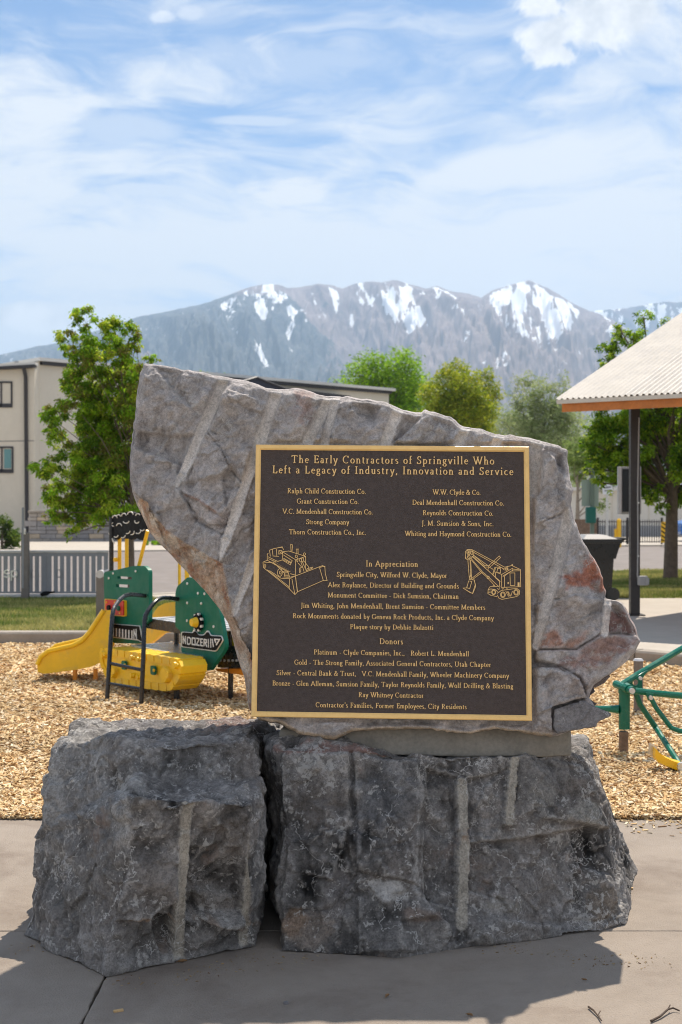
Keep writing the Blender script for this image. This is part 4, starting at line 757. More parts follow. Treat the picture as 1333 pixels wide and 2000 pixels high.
GL = {
 'A': (.86, [[(.06, .02), (.43, 1)], [(.40, 1), (.80, .02)], [(.2, .34), (.64, .34)]], [(.06, .02, .26), (.80, .02, .3)]),
 'B': (.72, [[(.18, 0), (.18, 1)], [(.16, .97), (.38, .97)] + arc(.38, .75, .2, .22, 90, -90) + [(.18, .53)], [(.3, .53)] + arc(.38, .28, .26, .25, 90, -90) + [(.16, .03)]], [(.14, .03, .2), (.14, .97, .2)]),
 'C': (.84, [arc(.46, .5, .38, .48, 55, 180, 6), arc(.46, .5, .38, .48, 180, 310, 6), [(.71, .98), (.71, .74)]], []),
 'D': (.90, [[(.18, 0), (.18, 1)], [(.16, .97), (.4, .97)] + arc(.4, .5, .42, .47, 90, -90, 8) + [(.16, .03)]], [(.14, .03, .2), (.14, .97, .2)]),
 'E': (.68, [[(.18, 0), (.18, 1)], [(.16, .97), (.58, .97), (.59, .8)], [(.16, .03), (.60, .03), (.63, .22)], [(.18, .52), (.5, .52)], [(.5, .62), (.5, .42)]], [(.14, .03, .2), (.14, .97, .2)]),
 'F': (.62, [[(.18, 0), (.18, 1)], [(.16, .97), (.56, .97), (.57, .8)], [(.18, .52), (.48, .52)], [(.48, .62), (.48, .42)]], [(.18, .02, .32), (.14, .97, .2)]),
 'G': (.90, [arc(.46, .5, .38, .48, 55, 180, 6), arc(.46, .5, .38, .48, 180, 300, 6), [(.76, .42), (.76, .06)], [(.71, .98), (.71, .76)]], [(.74, .42, .3)]),
 'H': (.96, [[(.18, 0), (.18, 1)], [(.76, 0), (.76, 1)], [(.18, .52), (.76, .52)]], [(.18, .02, .32), (.18, .98, .32), (.76, .02, .32), (.76, .98, .32)]),
 'I': (.38, [[(.19, 0), (.19, 1)]], [(.19, .02, .34), (.19, .98, .34)]),
 'J': (.38, [[(.21, 1), (.21, -.02), (.14, -.2), (.02, -.24)]], [(.21, .98, .34)]),
 'L': (.66, [[(.18, 0), (.18, 1)], [(.16, .03), (.56, .03), (.62, .24)]], [(.18, .98, .32), (.14, .03, .2)]),
 'M': (1.1, [[(.15, 0), (.19, 1)], [(.17, .98), (.54, .05)], [(.54, .05), (.9, .98)], [(.9, 1), (.94, 0)]], [(.15, .02, .26), (.14, .98, .2), (.94, .02, .3), (.94, .98, .2)]),
 'P': (.68, [[(.18, 0), (.18, 1)], [(.16, .97), (.36, .97)] + arc(.36, .73, .25, .24, 90, -90) + [(.22, .49)]], [(.18, .02, .34), (.14, .97, .2)]),
 'R': (.80, [[(.18, 0), (.18, 1)], [(.16, .97), (.36, .97)] + arc(.36, .75, .23, .22, 90, -90) + [(.18, .53)], [(.38, .52), (.62, .06), (.78, 0)]], [(.18, .02, .32), (.14, .97, .2)]),
 'S': (.58, [arc(.30, .75, .19, .22, 40, 90, 3) + arc(.30, .75, .19, .22, 110, 235, 5) + arc(.28, .26, .22, .24, 50, -90, 6) + arc(.28, .26, .22, .24, -110, -150, 2), [(.47, .98), (.47, .76)], [(.07, .02), (.07, .26)]], []),
 'T': (.80, [[(.4, 0), (.4, 1)], [(.05, .82), (.07, .97), (.73, .97), (.75, .82)]], [(.4, .02, .34)]),
 'U': (.90, [[(.18, 1), (.18, .3)] + arc(.46, .3, .28, .28, 180, 360, 7) + [(.74, 1)]], [(.18, .98, .32), (.74, .98, .28)]),
 'V': (.86, [[(.08, .98), (.45, 0)], [(.43, 0), (.78, .98)]], [(.09, .98, .3), (.78, .98, .26)]),
 'W': (1.22, [[(.08, .98), (.38, 0)], [(.38, 0), (.64, .98)], [(.56, .98), (.86, 0)], [(.86, 0), (1.14, .98)]], [(.09, .98, .3), (.6, .98, .3), (1.14, .98, .26)]),
 'a': (.50, [arc(.22, .42, .16, .19, 150, 30, 4) + [(.37, .34), (.37, .1), (.46, .02)], arc(.21, .17, .14, .16, 70, 360, 8) + [(.37, .24)]], []),
 'b': (.60, [[(.13, 1.05), (.13, .04)], arc(.31, .31, .21, .28, 150, -150, 9)], [(.08, 1.03, .14)]),
 'c': (.50, [arc(.28, .31, .21, .29, 45, 180, 5), arc(.28, .31, .21, .29, 180, 315, 5)], []),
 'd': (.60, [[(.45, 1.05), (.45, .03)], arc(.27, .31, .2, .28, 30, 330, 10)], [(.40, 1.03, .14), (.5, .02, .14)]),
 'e': (.50, [arc(.27, .31, .2, .29, 5, 180, 6), arc(.27, .31, .2, .29, 180, 315, 5), [(.09, .36), (.46, .36)]], []),
 'f': (.36, [[(.16, 0), (.16, .8)] + arc(.29, .84, .13, .18, 180, 50, 5), [(.03, .6), (.34, .6)]], [(.16, .02, .28)]),
 'g': (.52, [arc(.24, .42, .16, .19, 0, 360, 9), [(.12, .26), (.10, .16), (.18, .08), (.36, .07)], arc(.25, -.12, .2, .17, 60, 360, 9) + [(.45, -.06), (.36, .07)], [(.36, .56), (.5, .6)]], []),
 'h': (.60, [[(.13, 0), (.13, 1.05)], arc(.30, .36, .16, .25, 160, 0, 6) + [(.46, 0)]], [(.13, .02, .24), (.46, .02, .24), (.08, 1.03, .14)]),
 'i': (.28, [[(.14, 0), (.14, .62)], [(.14, .83), (.14, .97)]], [(.14, .02, .26), (.09, .6, .14)]),
 'j': (.28, [[(.14, .62), (.14, -.1), (.04, -.26)], [(.14, .83), (.14, .97)]], []),
 'k': (.58, [[(.13, 0), (.13, 1.05)], [(.13, .26), (.44, .6)], [(.24, .36), (.5, .02)]], [(.13, .02, .24), (.46, .6, .22), (.5, .02, .2), (.08, 1.03, .14)]),
 'l': (.28, [[(.14, 0), (.14, 1.05)]], [(.14, .02, .26), (.09, 1.03, .14)]),
 'm': (.90, [[(.13, 0), (.13, .62)], arc(.29, .36, .15, .25, 160, 0, 6) + [(.44, 0)], arc(.60, .36, .15, .25, 160, 0, 6) + [(.75, 0)]], [(.13, .02, .22), (.44, .02, .2), (.76, .02, .22), (.08, .6, .14)]),
 'n': (.60, [[(.13, 0), (.13, .62)], arc(.30, .36, .16, .25, 160, 0, 6) + [(.46, 0)]], [(.13, .02, .24), (.46, .02, .24), (.08, .6, .14)]),
 'o': (.56, [arc(.28, .31, .22, .29, 90, 270, 7), arc(.28, .31, .22, .29, 90, -90, 7)], []),
 'p': (.60, [[(.13, .62), (.13, -.34)], arc(.31, .31, .2, .28, 150, -150, 9)], [(.13, -.33, .26), (.08, .6, .14)]),
 'q': (.60, [[(.46, .62), (.46, -.34)], arc(.28, .31, .2, .28, 30, 330, 9)], [(.46, -.33, .26)]),
 'r': (.40, [[(.13, 0), (.13, .62)], arc(.27, .42, .13, .18, 170, 60, 4)], [(.13, .02, .26), (.08, .6, .14)]),
 's': (.40, [arc(.20, .46, .13, .14, 30, 230, 6) + arc(.19, .17, .14, .15, 50, -150, 6)], []),
 't': (.36, [[(.15, .8), (.15, .12), (.22, .02), (.33, .06)], [(.03, .6), (.32, .6)]], []),
 'u': (.60, [[(.13, .62), (.13, .2)] + arc(.28, .22, .15, .2, 190, 340, 5), [(.46, .62), (.46, 0)]], [(.08, .6, .16), (.41, .6, .16), (.5, .02, .14)]),
 'v': (.54, [[(.06, .6), (.28, 0)], [(.27, 0), (.47, .6)]], [(.07, .6, .2), (.47, .6, .18)]),
 'w': (.80, [[(.06, .6), (.25, 0)], [(.25, 0), (.41, .6)], [(.38, .6), (.56, 0)], [(.56, 0), (.73, .6)]], [(.07, .6, .2), (.4, .6, .2), (.73, .6, .18)]),
 'x': (.54, [[(.06, .6), (.46, .02)], [(.06, .02), (.45, .6)]], [(.08, .6, .2), (.45, .6, .18), (.08, .02, .18), (.46, .02, .2)]),
 'y': (.54, [[(.06, .6), (.28, .02)], [(.48, .6), (.2, -.26), (.06, -.3)]], [(.07, .6, .2), (.47, .6, .18)]),
 'z': (.46, [[(.07, .5), (.08, .6), (.4, .6)], [(.4, .6), (.05, .03)], [(.05, .03), (.40, .03), (.42, .14)]], []),
 '.': (.24, [[(.12, -.01), (.12, .12)]], []), ',': (.24, [[(.12, .12), (.13, .02), (.06, -.14)]], []), '-': (.34, [[(.05, .3), (.29, .3)]], []), "'": (.2, [[(.1, 1.05), (.09, .8)]], []),
 '&': (.84, [[(.72, .5), (.62, .2), (.45, .03)] + arc(.28, .25, .2, .23, 270, 120, 6) + [(.40, .6)] + arc(.36, .80, .13, .17, -40, 210, 6), [(.25, .68), (.68, .04), (.82, .02)]], [(.72, .5, .2)]),
}
def textw(s, track): return sum((GL[c][0] + track) if c != ' ' else (.30 + track) for c in s) - track
def engrave(name, s, xc, yb, cap, x0, x1, h=.0026, bold=1.0):
    o = onP(xc, yb, ZB); a = onP(x0, yb, ZB); b_ = onP(x1, yb, ZB); wid = (b_ - a).length; sc = (onP(xc, yb - cap, ZB) - o).length
    n_ = len(s) - 1; tr_ = (wid / sc - textw(s, 0)) / n_
    st = Strip(o, AX, AZ, nrm); x = -wid / 2
    for c in s:
        if c == ' ': x += (.30 + tr_) * sc; continue
        adv, strokes, serifs = GL[c]
        for q_ in strokes:
            ws = []
            for i in range(len(q_)):
                a_, b2 = q_[max(i - 1, 0)], q_[min(i + 1, len(q_) - 1)]; dx_, dy_ = b2[0] - a_[0], b2[1] - a_[1]; l_ = math.hypot(dx_, dy_) or 1
                f_ = abs((dx_ * math.sin(R(14)) - dy_ * math.cos(R(14))) / l_) if False else abs(dy_ * math.cos(R(14)) + -dx_ * math.sin(R(14)) * -1) / l_
                ws.append((.072 + .082 * min(1, f_) ** 1.6) * sc * bold)
            st.line([(x + p_[0] * sc, p_[1] * sc) for p_ in q_], ws, h, .18)
        for sx_, sy_, sw_ in serifs: st.line([(x + (sx_ - sw_ / 2) * sc, sy_ * sc), (x + (sx_ + sw_ / 2) * sc, sy_ * sc)], [.065 * sc * bold] * 2, h * .97, .15)
        x += (adv + tr_) * sc
    ob = plq.part('inscription_line', st.mb, M['gold2']); return ob
k_ = 1 / 2.298
for s, x0, x1, yb, cap in (
    ('The Early Contractors of Springville Who', 205, 1115, 128, 34), ('Left a Legacy of Industry, Innovation and Service', 119, 1200, 175, 34),
    ('Ralph Child Construction Co.', 188, 540, 262, 22), ('Grant Construction Co.', 230, 508, 308, 22), ('V.C. Mendenhall Construction Co.', 166, 571, 354, 22), ('Strong Company', 272, 465, 400, 22), ('Thorn Construction Co., Inc.', 195, 541, 446, 22),
    ('W.W. Clyde & Co.', 840, 1055, 267, 22), ('Deal Mendenhall Construction Co.', 748, 1160, 314, 22), ('Reynolds Construction Co.', 795, 1112, 360, 22), ('J. M. Sumsion & Sons, Inc.', 791, 1113, 407, 22), ('Whiting and Haymond Construction Co.', 715, 1193, 454, 22),
    ('In Appreciation', 540, 774, 590, 26), ('Springville City, Wilford W. Clyde, Mayor', 409, 904, 638, 22), ('Alex Roylance, Director of Building and Grounds', 370, 957, 685, 22), ('Monument Committee - Dick Sumsion, Chairman', 369, 956, 731, 22),
    ('Jim Whiting, John Mendenhall, Brent Sumsion - Committee Members', 248, 1075, 779, 22), ('Rock Monuments donated by Geneva Rock Products, Inc. a Clyde Company', 211, 1113, 826, 22), ('Plaque story by Debbie Bolzotti', 469, 843, 872, 22),
    ('Donors', 601, 707, 938, 26), ('Platinum - Clyde Companies, Inc.,   Robert L. Mendenhall', 306, 1002, 988, 22), ('Gold - The Strong Family, Associated General Contractors, Utah Chapter', 218, 1101, 1035, 22),
    ('Silver - Central Bank & Trust,   V.C. Mendenhall Family, Wheeler Machinery Company', 138, 1181, 1083, 22), ('Bronze - Glen Alleman, Sumsion Family, Taylor Reynolds Family, Wolf Drilling & Blasting', 119, 1200, 1130, 22),
    ('Ray Whitney Contractor', 507, 799, 1177, 22), ("Contractor's Families, Former Employees, City Residents", 314, 992, 1225, 22)):
    engrave('t', s, 480 + (x0 + x1) / 2 * k_, 850 + yb * k_, cap * k_, 480 + x0 * k_, 480 + x1 * k_)
def relief(name, lines, sc, ox, oy, w=.0028):
    o = onP(ox, oy, ZB); st = Strip(o, AX, AZ, nrm)
    for q_ in lines:
        wd = w
        if isinstance(q_, tuple): q_, wd = q_
        pts = []
        for a, b_ in q_:
            p_ = onP(ox + a / sc, oy + b_ / sc, ZB) - o; pts.append((p_.dot(AX), p_.dot(AZ)))
        st.line(pts, [wd] * len(pts), .0024, .2)
    plq.part(name, st.mb, M['gold2'])
def circ(cx, cy, rx_, ry_=None, k=14): return arc(cx, cy, rx_, ry_ or rx_, 0, 360, k)
th = .0017
DZ = [[(515, 500), (545, 705), (510, 742), (435, 665), (440, 535), (515, 500)], [(470, 535), (510, 742)], [(520, 515), (540, 700)], [(515, 500), (870, 365), (905, 380)], [(545, 705), (875, 560), (930, 560), (905, 470), (900, 380)], [(830, 390), (880, 560)], [(830, 390), (880, 375), (900, 385)], [(440, 535), (330, 530), (450, 515), (515, 500)],
      [(440, 665), (100, 390), (95, 320), (150, 295), (300, 380), (420, 450), (440, 510)], [(435, 640), (150, 420)], [(180, 430), (330, 530)], [(110, 330), (230, 320), (380, 470), (370, 510)], circ(120, 370, 12, 18), circ(315, 455, 32, 50), circ(320, 455, 12, 20),
      ] + [([(150 + i * 24, 300 + i * 13), (190 + i * 24, 288 + i * 13.5)], th) for i in range(2, 12)] + [([(355 + i * 6, 440 + i * 18), (425 + i * 3, 438 + i * 18)], th) for i in range(5)] + [
      [(150, 290), (150, 215), (165, 205)], [(160, 250), (285, 310), (350, 290)], [(165, 275), (270, 320)], [(190, 245), (180, 165), (215, 150), (225, 240), (300, 245)], [(215, 150), (345, 120), (362, 160)], [(270, 150), (275, 240)], [(300, 170), (340, 170), (345, 210), (300, 215), (300, 170)], ([(310, 180), (335, 205)], th), ([(335, 180), (310, 205)], th), [(280, 135), (350, 125)],
      [(350, 240), (350, 185), (430, 175), (650, 245), (650, 400)], [(350, 185), (520, 290), (515, 500)], [(520, 290), (650, 245)], [(350, 240), (345, 290), (450, 355), (475, 300), (360, 225)], circ(375, 285, 10), circ(402, 300, 10), circ(430, 315, 10), circ(455, 325, 8), ([(360, 270), (460, 330)], th), [(455, 85), (478, 95), (472, 185)], [(455, 85), (460, 180)], [(522, 150), (560, 150)], [(535, 150), (535, 205)], [(550, 150), (552, 210)],
      circ(528, 245, 14, 18), circ(635, 215, 13, 16), [(520, 290), (545, 320), (550, 290), (540, 265)], [(550, 330), (605, 390)], circ(585, 295, 15, 22), circ(610, 290, 14, 26), [(605, 310), (660, 435)], [(590, 320), (630, 445)], [(625, 300), (690, 385), (690, 395)], [(570, 460), (570, 400), (600, 385)], [(585, 455), (588, 400)], [(665, 430), (735, 400), (740, 385), (670, 405), (660, 430)], ([(685, 405), (690, 420)], th), ([(705, 398), (712, 412)], th), ([(722, 394), (727, 405)], th), [(450, 470), (520, 490)]]
EX = [[(245, 350), (245, 230), (275, 195), (340, 195), (380, 240), (380, 290), (345, 330), (300, 365), (260, 350), (245, 300)], circ(300, 240, 32, 40), ([(300, 200), (300, 280)], th), ([(268, 240), (332, 240)], th), ([(278, 212), (322, 268)], th), ([(322, 212), (278, 268)], th), circ(300, 315, 24, 28), ([(285, 300), (315, 330)], th), circ(350, 250, 16, 30),
      [(350, 195), (890, 485)], [(380, 240), (870, 510)], [(375, 285), (610, 455)], [(360, 300), (560, 480), (610, 480), (640, 455), (560, 455), (380, 290)], [(345, 300), (815, 715)], [(340, 340), (520, 555), (620, 640), (790, 800)], [(340, 360), (500, 560), (600, 650), (720, 780), (690, 780)], circ(615, 648, 20),
      [(285, 365), (310, 680)], [(320, 365), (330, 640)], [(330, 360), (345, 640)], circ(332, 640, 16, 22), [(350, 690), (525, 560)], [(340, 670), (510, 540)], [(300, 680), (390, 690), (405, 770), (360, 910), (205, 820), (265, 820), (300, 700)], [(310, 705), (350, 715), (315, 830), (265, 815)], [(205, 820), (330, 900)], [(385, 690), (410, 770), (410, 800), (365, 910)],
      [(620, 460), (795, 300), (815, 325), (640, 485)], [(620, 490), (610, 530), (800, 715), (800, 790)], [(610, 480), (640, 485), (700, 520)], [(690, 590), (720, 490), (760, 480), (840, 490), (880, 530)], [(700, 600), (735, 500)], [(755, 570), (770, 500), (815, 505), (815, 575), (755, 570)], [(730, 610), (740, 560), (835, 600)], [(735, 600), (740, 660), (800, 710)],
      [(835, 600), (835, 800)], [(850, 630), (880, 625), (880, 800)], [(835, 600), (1010, 500), (1020, 530), (860, 620)], [(880, 625), (990, 545), (1140, 540), (1145, 800), (830, 810)], [(890, 480), (1000, 455), (1140, 520), (1140, 540)], [(880, 510), (930, 470), (940, 520), (890, 530)], circ(915, 515, 16), circ(1008, 445, 8), [(1010, 510), (1120, 525)], [(970, 575), (1050, 575), (1050, 780), (975, 780), (970, 575)], ([(1110, 730), (1110, 795)], .008), circ(943, 740, 9, 12),
      [(640, 800), (815, 790)], [(615, 850), (640, 805)], [(610, 910), (615, 850), (660, 835), (740, 850), (770, 880)], circ(705, 888, 34, 40), circ(705, 888, 24, 30), [(610, 910), (660, 940), (760, 960)], ([(620, 870), (660, 870)], th), ([(612, 895), (655, 895)], th), circ(855, 930, 40, 46), circ(855, 930, 26, 32), circ(1070, 890, 40, 46), circ(1070, 890, 26, 32),
      [(760, 910), (830, 860), (1080, 825), (1125, 860), (1125, 920), (1080, 960), (840, 1005), (790, 985), (760, 930)], [(900, 870), (945, 960), (945, 880), (985, 950), (1010, 870)], [(920, 870), (975, 960)], ([(760, 820), (790, 850), (800, 810)], th), ([(830, 810), (850, 840), (880, 810)], th), ([(900, 810), (930, 835)], th)]
relief('bulldozer_relief', DZ, 6.665, 500, 1050, .0023); relief('excavator_relief', EX, 8.33, 880, 1050, .0023)
# ------------------------------------------------------------------ toddler bulldozer play set
O_, U_, V_ = Vector((-2.07, 11.2, 0)), Vector((.589, -.808, 0)), Vector((.808, .589, 0)); Zv = Vector((0, 0, 1))
def L3(u, v, z): return O_ + U_ * u + V_ * v + Zv * z
def LV(px, py, v):                               # photo pixel onto the vertical plane v = const of the play set
    rx_ = (px - CX) / F; b0 = O_ + V_ * v; u = (rx_ * b0.y - b0.x) / (U_.x - rx_ * U_.y); d = b0.y + u * U_.y
    return Vector((b0.x + u * U_.x, d, EYE - (py - HY) / F * d))
def LU(px, py, u):
    rx_ = (px - CX) / F; b0 = O_ + U_ * u; v = (rx_ * b0.y - b0.x) / (V_.x - rx_ * V_.y); d = b0.y + v * V_.y
    return Vector((b0.x + v * V_.x, d, EYE - (py - HY) / F * d))
dz_ = Thing('bulldozer_playset', 'toddler play set shaped like a bulldozer, green panels and yellow tracks', 'play structure', L3(.7, .2, 0))
def Z4(pts, sc=4.7607, ox=180, oy=980): return [(ox + a / sc, oy + b_ / sc) for a, b_ in pts]
def rnd(pts, r=.12):                              # round the corners of an outline
    o = []; k = len(pts)
    for i in range(k):
        p_ = Vector(pts[i]); a = Vector(pts[i - 1]); b_ = Vector(pts[(i + 1) % k]); da = min(r, (a - p_).length * .4); db = min(r, (b_ - p_).length * .4)
        s_ = p_ + (a - p_).normalized() * da; e = p_ + (b_ - p_).normalized() * db
        for t in (0, .25, .5, .75, 1): o.append(s_ * (1 - t) ** 2 + p_ * 2 * t * (1 - t) + e * t * t)
    return o
def panel(name, mat_, out_, v, th_, holes=(), par=None, r=.03, parent=dz_):
    lo = rnd([LV(x, y, v) for x, y in out_], r) if r else [LV(x, y, v) for x, y in out_]; mb = MB(); mb.prism([lo] + [[LV(x, y, v) for x, y in h_] for h_ in holes], (0, 0, 0), V_ * th_); return parent.part(name, mb, mat_, par)
# track casting: side profile rounded and extruded along v
prof = rnd([LV(x, y, 0) for x, y in ((196, 1266), (354, 1290), (357, 1315), (336, 1348), (219, 1334), (200, 1303))], .07)
mb = MB(); n_ = len(prof); cc_ = sum(prof, Vector()) / n_; rings = []
for dv, sc_f in ((0, .93), (.012, 1.0), (.20, 1.0), (.212, .95)): rings.append([cc_ + (p_ - cc_) * sc_f + V_ * dv for p_ in prof])
mb.v = [tuple(p_) for r_ in rings for p_ in r_]; mb.f = [tuple(range(n_)), tuple(range(3 * n_, 4 * n_))] + [(r_ * n_ + i, r_ * n_ + (i + 1) % n_, (r_ + 1) * n_ + (i + 1) % n_, (r_ + 1) * n_ + i) for r_ in range(3) for i in range(n_)]
track = dz_.part('track', mb, M['yellow'])
# track pads around the belt
per = [p_ for p_ in prof]; Ls = [0]
for i in range(n_): Ls.append(Ls[-1] + (per[(i + 1) % n_] - per[i]).length)
def along(s):
    s = s % Ls[-1]
    for i in range(n_):
        if s <= Ls[i + 1]: t = (s - Ls[i]) / (Ls[i + 1] - Ls[i] + 1e-9); return per[i].lerp(per[(i + 1) % n_], t)
NP_ = 24; step = Ls[-1] / NP_
for i in range(NP_):
    a, b_ = along(i * step + .008), along((i + 1) * step - .008); mid = along((i + .5) * step); t_ = (b_ - a).normalized(); nn_ = t_.cross(V_).normalized()
    if nn_.dot(mid - cc_) < 0: nn_ = -nn_
    mb = MB(); q_ = [a - nn_ * .045, a + nn_ * .010, mid + nn_ * .014, b_ + nn_ * .010, b_ - nn_ * .045, mid - nn_ * .045]; mb.prism([[p_ - V_ * .012 for p_ in q_]], (0, 0, 0), V_ * .236); dz_.part('track_pad', mb, M['yellow'], track)
def disc(c_, r, ax, h_, k=20, r2=None):
    ax = ax.normalized(); u = Zv; w = ax.cross(u).normalized(); mb = MB(); r2 = r if r2 is None else r2
    a = [c_ + (u * math.sin(2 * math.pi * i / k) + w * math.cos(2 * math.pi * i / k)) * r for i in range(k)]; b_ = [c_ + ax * h_ + (u * math.sin(2 * math.pi * i / k) + w * math.cos(2 * math.pi * i / k)) * r2 for i in range(k)]
    mb.add(a + b_, [tuple(range(k))[::-1], tuple(range(k, 2 * k))] + [(i, (i + 1) % k, k + (i + 1) % k, k + i) for i in range(k)]); return mb
for x, y, r in ((224, 1311, .062), (328, 1318, .068), (206, 1278, .036), (348, 1299, .032), (263, 1284, .026), (276, 1287, .022), (263, 1319, .026), (276, 1322, .022)):
    w_ = dz_.part('wheel_boss', disc(LV(x, y, 0), r, -V_, .040, 20, r * .82), M['yellow'], track); dz_.part('hub', disc(LV(x, y, -.040), r * .4, -V_, .012, 12), M['yellow'], track)
for x, y in ((245, 1299), (302, 1309)):
    c_ = LV(x, y, -.014); mb = MB(); mb.prism([rnd([c_ + U_ * a * .037 + Zv * b_ * .037 for a, b_ in ((-1, -1), (1, -1), (1, 1), (-1, 1))], .02)], (0, 0, 0), -V_ * .018); dz_.part('square_plate', mb, M['green'], track); dz_.part('hub', disc(LV(x, y, -.032), .012, -V_, .01, 12), M['yellow'], track)
# green side panels
p1 = panel('side_panel', M['green'], Z4([(110, 655), (240, 630), (380, 597), (490, 597), (530, 640), (530, 1110), (470, 1150), (445, 1320), (200, 1315), (120, 1140)]), .30, .035, [Z4([(235, 692), (372, 700), (368, 724), (238, 716)]), Z4([(222, 765), (350, 772), (346, 802), (222, 794)])])
p2 = panel('side_panel', M['green'], Z4([(775, 850), (790, 790), (890, 700), (1000, 720), (1120, 850), (1180, 1000), (1215, 1180), (1240, 1330), (1225, 1385), (1095, 1572), (1040, 1560), (1030, 1480), (830, 1400), (825, 1200), (775, 1165)]), .30, .035)
for x, y in Z4([(160, 710), (200, 665), (410, 645), (890, 760), (890, 940), (888, 1105), (990, 850), (1050, 855), (1020, 945), (1135, 1160)]): dz_.part('bolt_cap', disc(LV(x, y, .30), .011, -V_, .008, 8), M['white'], p1 if x < 300 else p2)
s1 = panel('name_sign', M['white'], Z4([(90, 1128), (440, 1152), (470, 1312), (428, 1290), (103, 1252)]), .285, .012, r=.01)
s1b = panel('black_face', M['black'], Z4([(94, 1132), (432, 1158), (458, 1300), (424, 1278), (106, 1246)]), .277, .010, r=.01, par=s1)
def letters(lines, v, w, h_, par, matn, nm):
    if nm in ('sign_bar', 'sign_letters', 'curl_pattern') and len(lines) > 1:
        for q_ in lines: letters([q_], v, w, h_, par, matn, {'sign_letters': 'sign_letter', 'curl_pattern': 'curl'}.get(nm, nm))
        return
    o = LV(300, 1200, v); st = Strip(o, U_, Zv, -V_)
    for q_ in lines:
        wd = w
        if isinstance(q_, tuple): q_, wd = q_
        pts = []
        for a, b_ in Z4(q_): p_ = LV(a, b_, v) - o; pts.append((p_.dot(U_), p_.z))
        st.line(pts, [wd] * len(pts), h_, .1)
    dz_.part(nm, st.mb, M[matn], par)
letters([([(200 + i * 29, 1172 + i * 4), (200 + i * 29, 1248 + i * 5)], .020) for i in range(7)] + [([(112, 1192), (150, 1168), (150, 1226), (112, 1192)], .014), ([(128, 1194), (150, 1200)], .02), ([(392, 1185), (392, 1275)], .014), ([(412, 1182), (416, 1278)], .014), ([(392, 1200), (416, 1260)], .014)], .277, .02, .004, s1, 'white', 'sign_bar')
s2 = panel('name_sign', M['white'], Z4([(830, 1208), (935, 1215), (945, 1180), (985, 1235), (1040, 1235), (1075, 1190), (1100, 1240), (1200, 1245), (1216, 1290), (1150, 1394), (830, 1350)]), .285, .012, r=.02)
panel('black_face', M['black'], Z4([(836, 1214), (938, 1222), (950, 1200), (985, 1243), (1042, 1243), (1072, 1205), (1096, 1248), (1194, 1253), (1206, 1290), (1146, 1384), (836, 1344)]), .277, .010, r=.02, par=s2)
DO = [[(890, 1262), (890, 1322), (910, 1324), (924, 1312), (924, 1276), (910, 1262), (890, 1262)], [(940, 1266), (972, 1270), (972, 1330), (940, 1326), (940, 1266)], [(986, 1270), (1016, 1274), (986, 1330), (1018, 1336)], [(1052, 1278), (1030, 1276), (1030, 1336), (1056, 1340)], [(1030, 1306), (1050, 1308)], [(1066, 1342), (1066, 1280), (1090, 1284), (1092, 1308), (1068, 1308)], [(1078, 1310), (1096, 1348)]]
DO = [[(890 + (x - 890) * .88, y) for x, y in q_] for q_ in DO]
letters([(q_, .0115) for q_ in DO] + [([(850, 1246), (850, 1318)], .012), ([(872, 1248), (872, 1322)], .012), ([(850, 1256), (872, 1312)], .012), ([(1085, 1275), (1085, 1355)], .010), ([(1106, 1272), (1108, 1356)], .010), ([(1120, 1275), (1132, 1350)], .012), ([(1140, 1278), (1155, 1310)], .014), ([(1140, 1280), (1190, 1280), (1158, 1330)], .014)], .277, .02, .004, s2, 'white', 'sign_letters')
gp = LV(388, 1215, .285); 
for i in range(14): a = 2 * math.pi * i / 14; dz_.part('gear_tooth', MB().box(gp + (U_ * math.cos(a) + Zv * math.sin(a)) * .066 + V_ * -.004, (.020, .02, .020), Matrix.Rotation(.9, 4, 'Z')), M['white' if i % 2 else 'black'], p2)
dz_.part('gear', disc(gp, .060, -V_, .022, 20), M['black'], p2); dz_.part('knob', disc(gp - V_ * .022, .043, -V_, .045, 18, .030), M['yellow'], p2)
rb = panel('red_plate', M['yellow'], Z4([(118, 902), (302, 918), (302, 1068), (120, 1052)]), .275, .03, r=.015); panel('red_face', M['red'], Z4([(122, 908), (292, 922), (292, 1060), (124, 1046)]), .265, .012, r=.015, par=rb)
for x, y, rr_ in ((165, 985, .026), (255, 990, .024)): dz_.part('spinner', disc(LV(x, y + 0, .265) if False else LV(*Z4([(x, y)])[0], .265), rr_, -V_, .02, 7), M['black' if x < 200 else 'green'], rb)
for x, y in ((140, 935), (262, 1035), (165, 1032), (215, 935)): dz_.part('bolt_cap', disc(LV(*Z4([(x, y)])[0], .265), .008, -V_, .008, 8), M['yellow'], rb)
# decks
mb = MB(); a, b_ = LV(284, 1216, .34), LV(354, 1231, .34); a = L3((a - O_).dot(U_) - .7, .34, 0); zd = .585
dk = dz_.part('deck', MB().prism([[Vector((*L3(.05, .34, 0).xy, zd)), Vector((*L3(1.35, .34, 0).xy, zd)), Vector((*L3(1.35, .95, 0).xy, zd)), Vector((*L3(.05, .95, 0).xy, zd))]], (0, 0, 0), (0, 0, -.012)), M['steel'])
dz_.part('deck_edge', MB().prism([[L3(.0, .335, zd + .012), L3(1.4, .335, zd + .012), L3(1.4, .335, zd - .075), L3(.0, .335, zd - .075)]], (0, 0, 0), V_ * .02), M['blackp'], dk)
for i in range(9):
    u = .1 + i * .14; dz_.part('deck_slat', MB().prism([[L3(u, .36, zd + .002), L3(u + .09, .36, zd + .002), L3(u + .09, .94, zd + .002), L3(u, .94, zd + .002)]], (0, 0, 0), (0, 0, .008)), M['railtop'], dk)
st_ = dz_.part('step_plate', MB().prism([[L3(.10, .21, .352), L3(1.2, .21, .352), L3(1.2, .60, .352), L3(.10, .60, .352)]], (0, 0, 0), (0, 0, .014)), M['steel'])
